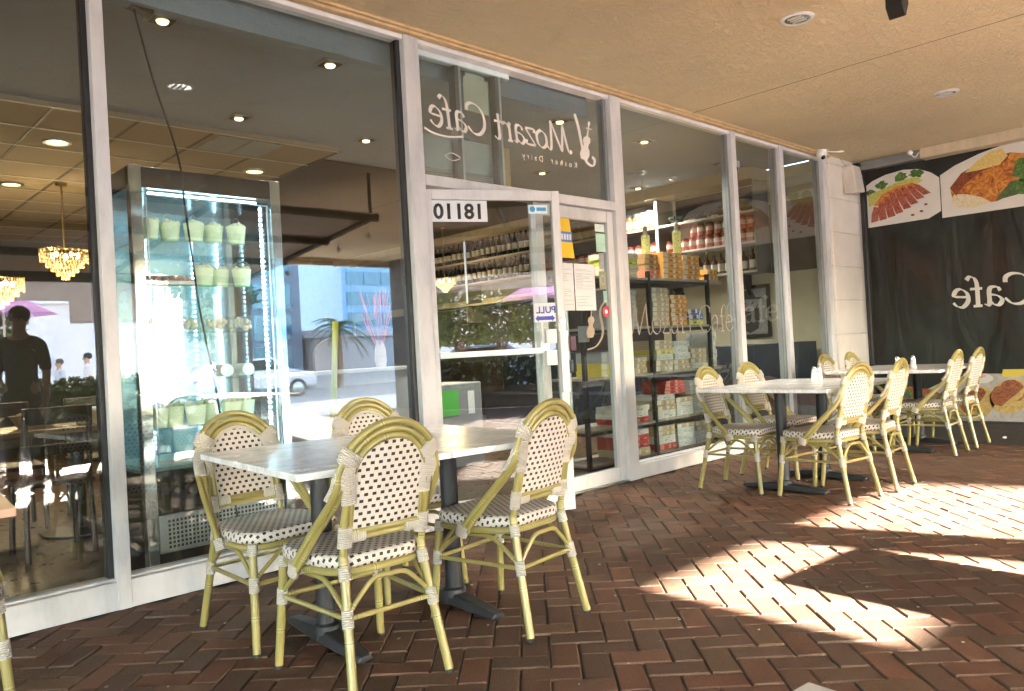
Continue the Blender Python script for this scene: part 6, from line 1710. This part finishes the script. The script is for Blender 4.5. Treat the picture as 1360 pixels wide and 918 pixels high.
# ------------------------------------------------------------------ people
def skin_chain(name, pts, edges, mat, par, sub=2):
    me = bpy.data.meshes.new(name)
    me.from_pydata([p[0] for p in pts], edges, [])
    o = bpy.data.objects.new(name, me); COL.objects.link(o); o.parent = par
    me.materials.append(mat)
    o.modifiers.new("skin", 'SKIN')
    for i, p in enumerate(pts):
        r_ = p[1]
        me.skin_vertices[0].data[i].radius = (r_, r_) if not isinstance(r_, tuple) else r_
        me.skin_vertices[0].data[i].use_root = (i == 0)
    s_ = o.modifiers.new("sub", 'SUBSURF'); s_.levels = sub; s_.render_levels = sub
    for m_ in o.modifiers:
        if m_.type == 'SKIN': m_.use_smooth_shade = True
    return o
def person(x, y, z, rz, shirt, trousers, hair, label, H=1.72, skin=None):
    t = empty("person", label, "person", (x, y, z), R(rz)); s = H / 1.72; t.scale = (s, s, s)
    skin = skin or plain("skin", (0.42, 0.25, 0.17), 0.5)
    P = [((0, 0, 0.94), (0.135, 0.095)), ((0, 0, 1.10), (0.125, 0.09)), ((0, 0.01, 1.28), (0.15, 0.10)), ((0, 0.0, 1.42), (0.09, 0.07)), ((0, 0.01, 1.50), 0.05), ((0, 0.02, 1.58), (0.070, 0.085)), ((0, 0.015, 1.66), (0.066, 0.08)),
         ((0.17, 0, 1.39), 0.050), ((0.205, -0.02, 1.12), 0.040), ((0.215, 0.06, 0.87), 0.030), ((0.215, 0.075, 0.80), (0.038, 0.020)),
         ((-0.17, 0, 1.39), 0.050), ((-0.205, -0.02, 1.12), 0.040), ((-0.205, 0.08, 0.88), 0.030), ((-0.205, 0.095, 0.81), (0.038, 0.020)),
         ((0.09, 0, 0.86), 0.085), ((0.10, 0.01, 0.48), 0.056), ((0.10, -0.02, 0.09), 0.038), ((0.11, 0.13, 0.035), (0.042, 0.032)),
         ((-0.09, 0, 0.86), 0.085), ((-0.11, 0.01, 0.48), 0.056), ((-0.12, -0.02, 0.09), 0.038), ((-0.13, 0.13, 0.035), (0.042, 0.032))]
    E = [(0, 1), (1, 2), (2, 3), (3, 4), (4, 5), (5, 6), (3, 7), (7, 8), (8, 9), (9, 10), (3, 11), (11, 12), (12, 13), (13, 14), (0, 15), (15, 16), (16, 17), (17, 18), (0, 19), (19, 20), (20, 21), (21, 22)]
    skin_chain("body", P, E, skin, t)
    def grow(p, d): return (p[0], tuple(q + d for q in p[1]) if isinstance(p[1], tuple) else p[1] + d)
    ids = [0, 1, 2, 3, 7, 8, 11, 12]; mp = {k: i for i, k in enumerate(ids)}
    skin_chain("shirt", [grow(P[k], 0.016) for k in ids] + [((0, 0, 0.84), (0.150, 0.112))], [(mp[a], mp[b_]) for a, b_ in E if a in mp and b_ in mp] + [(0, len(ids))], shirt, t)
    ids = [0, 15, 16, 17, 19, 20, 21]; mp = {k: i for i, k in enumerate(ids)}
    skin_chain("trousers", [grow(P[k], 0.014) for k in ids] + [((0, 0, 1.04), (0.132, 0.095))], [(mp[a], mp[b_]) for a, b_ in E if a in mp and b_ in mp] + [(0, len(ids))], trousers, t)
    b = MB(); b.sphere((0, -0.012, 1.665), 0.098, 16, 12, sx=0.92, sy=1.05, sz=0.95); b.build("hair", hair, t)
    b = MB()
    for sx in (-1, 1): b.sphere((sx * 0.030, 0.096, 1.615), 0.010, 8, 6)
    b.build("eye", M['black_gloss'], t)
    b = MB(); b.sphere((0, 0.105, 1.585), 0.016, 8, 6, sz=1.5); b.build("nose", skin, t)
    b = MB()
    for sx in (-1, 1): b.sphere((sx * 0.080, 0.015, 1.60), 0.018, 8, 6, sx=0.5, sz=1.5); 
    b.build("ear", skin, t)
    for sx, hx, hy, hz in ((1, 0.215, 0.08, 0.785), (-1, -0.205, 0.10, 0.795)):
        b = MB()
        for k in range(4): b.tube([(hx + (k - 1.5) * 0.017, hy, hz), (hx + (k - 1.5) * 0.019, hy + 0.008, hz - 0.04), (hx + (k - 1.5) * 0.018, hy + 0.024, hz - (0.072, 0.080, 0.077, 0.062)[k])], [0.009, 0.008, 0.006], 7)
        b.tube([(hx - sx * 0.030, hy + 0.01, hz + 0.03), (hx - sx * 0.046, hy + 0.025, hz), (hx - sx * 0.040, hy + 0.035, hz - 0.025)], [0.011, 0.009, 0.007], 7)
        b.build("hand", skin, t)
    b = MB()
    for sx, fx in ((1, 0.108), (-1, -0.128)): b.sphere((fx, 0.06, 0.045), 0.055, 12, 8, sy=2.5, sz=0.82)
    b.build("shoe", M['black'], t)
black_cloth = plain("black_cloth", (0.014, 0.014, 0.017), 0.85)
person(1.77, -0.66, 0.0, 30, black_cloth, black_cloth, M['black'], "standing person in dark clothes mirrored in the street window", 1.74)
person(6.05, -14.2, -0.12, 100, plain("white_shirt", (0.74, 0.76, 0.80), 0.8), plain("blue_jeans", (0.08, 0.12, 0.25), 0.8), M['black'], "walking person in a white shirt and blue jeans by the white building", 1.72)
person(5.45, -14.4, -0.12, 80, plain("pale_blue_shirt", (0.50, 0.58, 0.72), 0.8), plain("denim_shorts", (0.10, 0.16, 0.30), 0.8), M['black'], "smaller person in a pale blue shirt by the white building", 1.60)

# crumbs, gum and dry leaf bits on the bricks
b = MB(); r_ = random.Random(31)
for k in range(170):
    x, y = r_.uniform(0.6, 8.0), r_.uniform(0.6, 3.85); q = r_.uniform(0.003, 0.009) * (1.6 if r_.random() < 0.1 else 1)
    n = 6; a0 = r_.uniform(0, 6)
    b.prism([(x + q * r_.uniform(0.6, 1.2) * math.cos(a0 + i * 6.283 / n), y + q * r_.uniform(0.5, 1.0) * math.sin(a0 + i * 6.283 / n)) for i in range(n)], (0, 0, 0.0035), (1, 0, 0), (0, 1, 0), (0, 0, 0.0018))
tag(b.build("debris", speck("pale_debris", [(0.4, (0.10, 0.075, 0.05)), (0.55, (0.45, 0.40, 0.33))], 3.0), smooth=0), "pale crumbs and gum specks scattered over the bricks", "debris", kind='stuff')
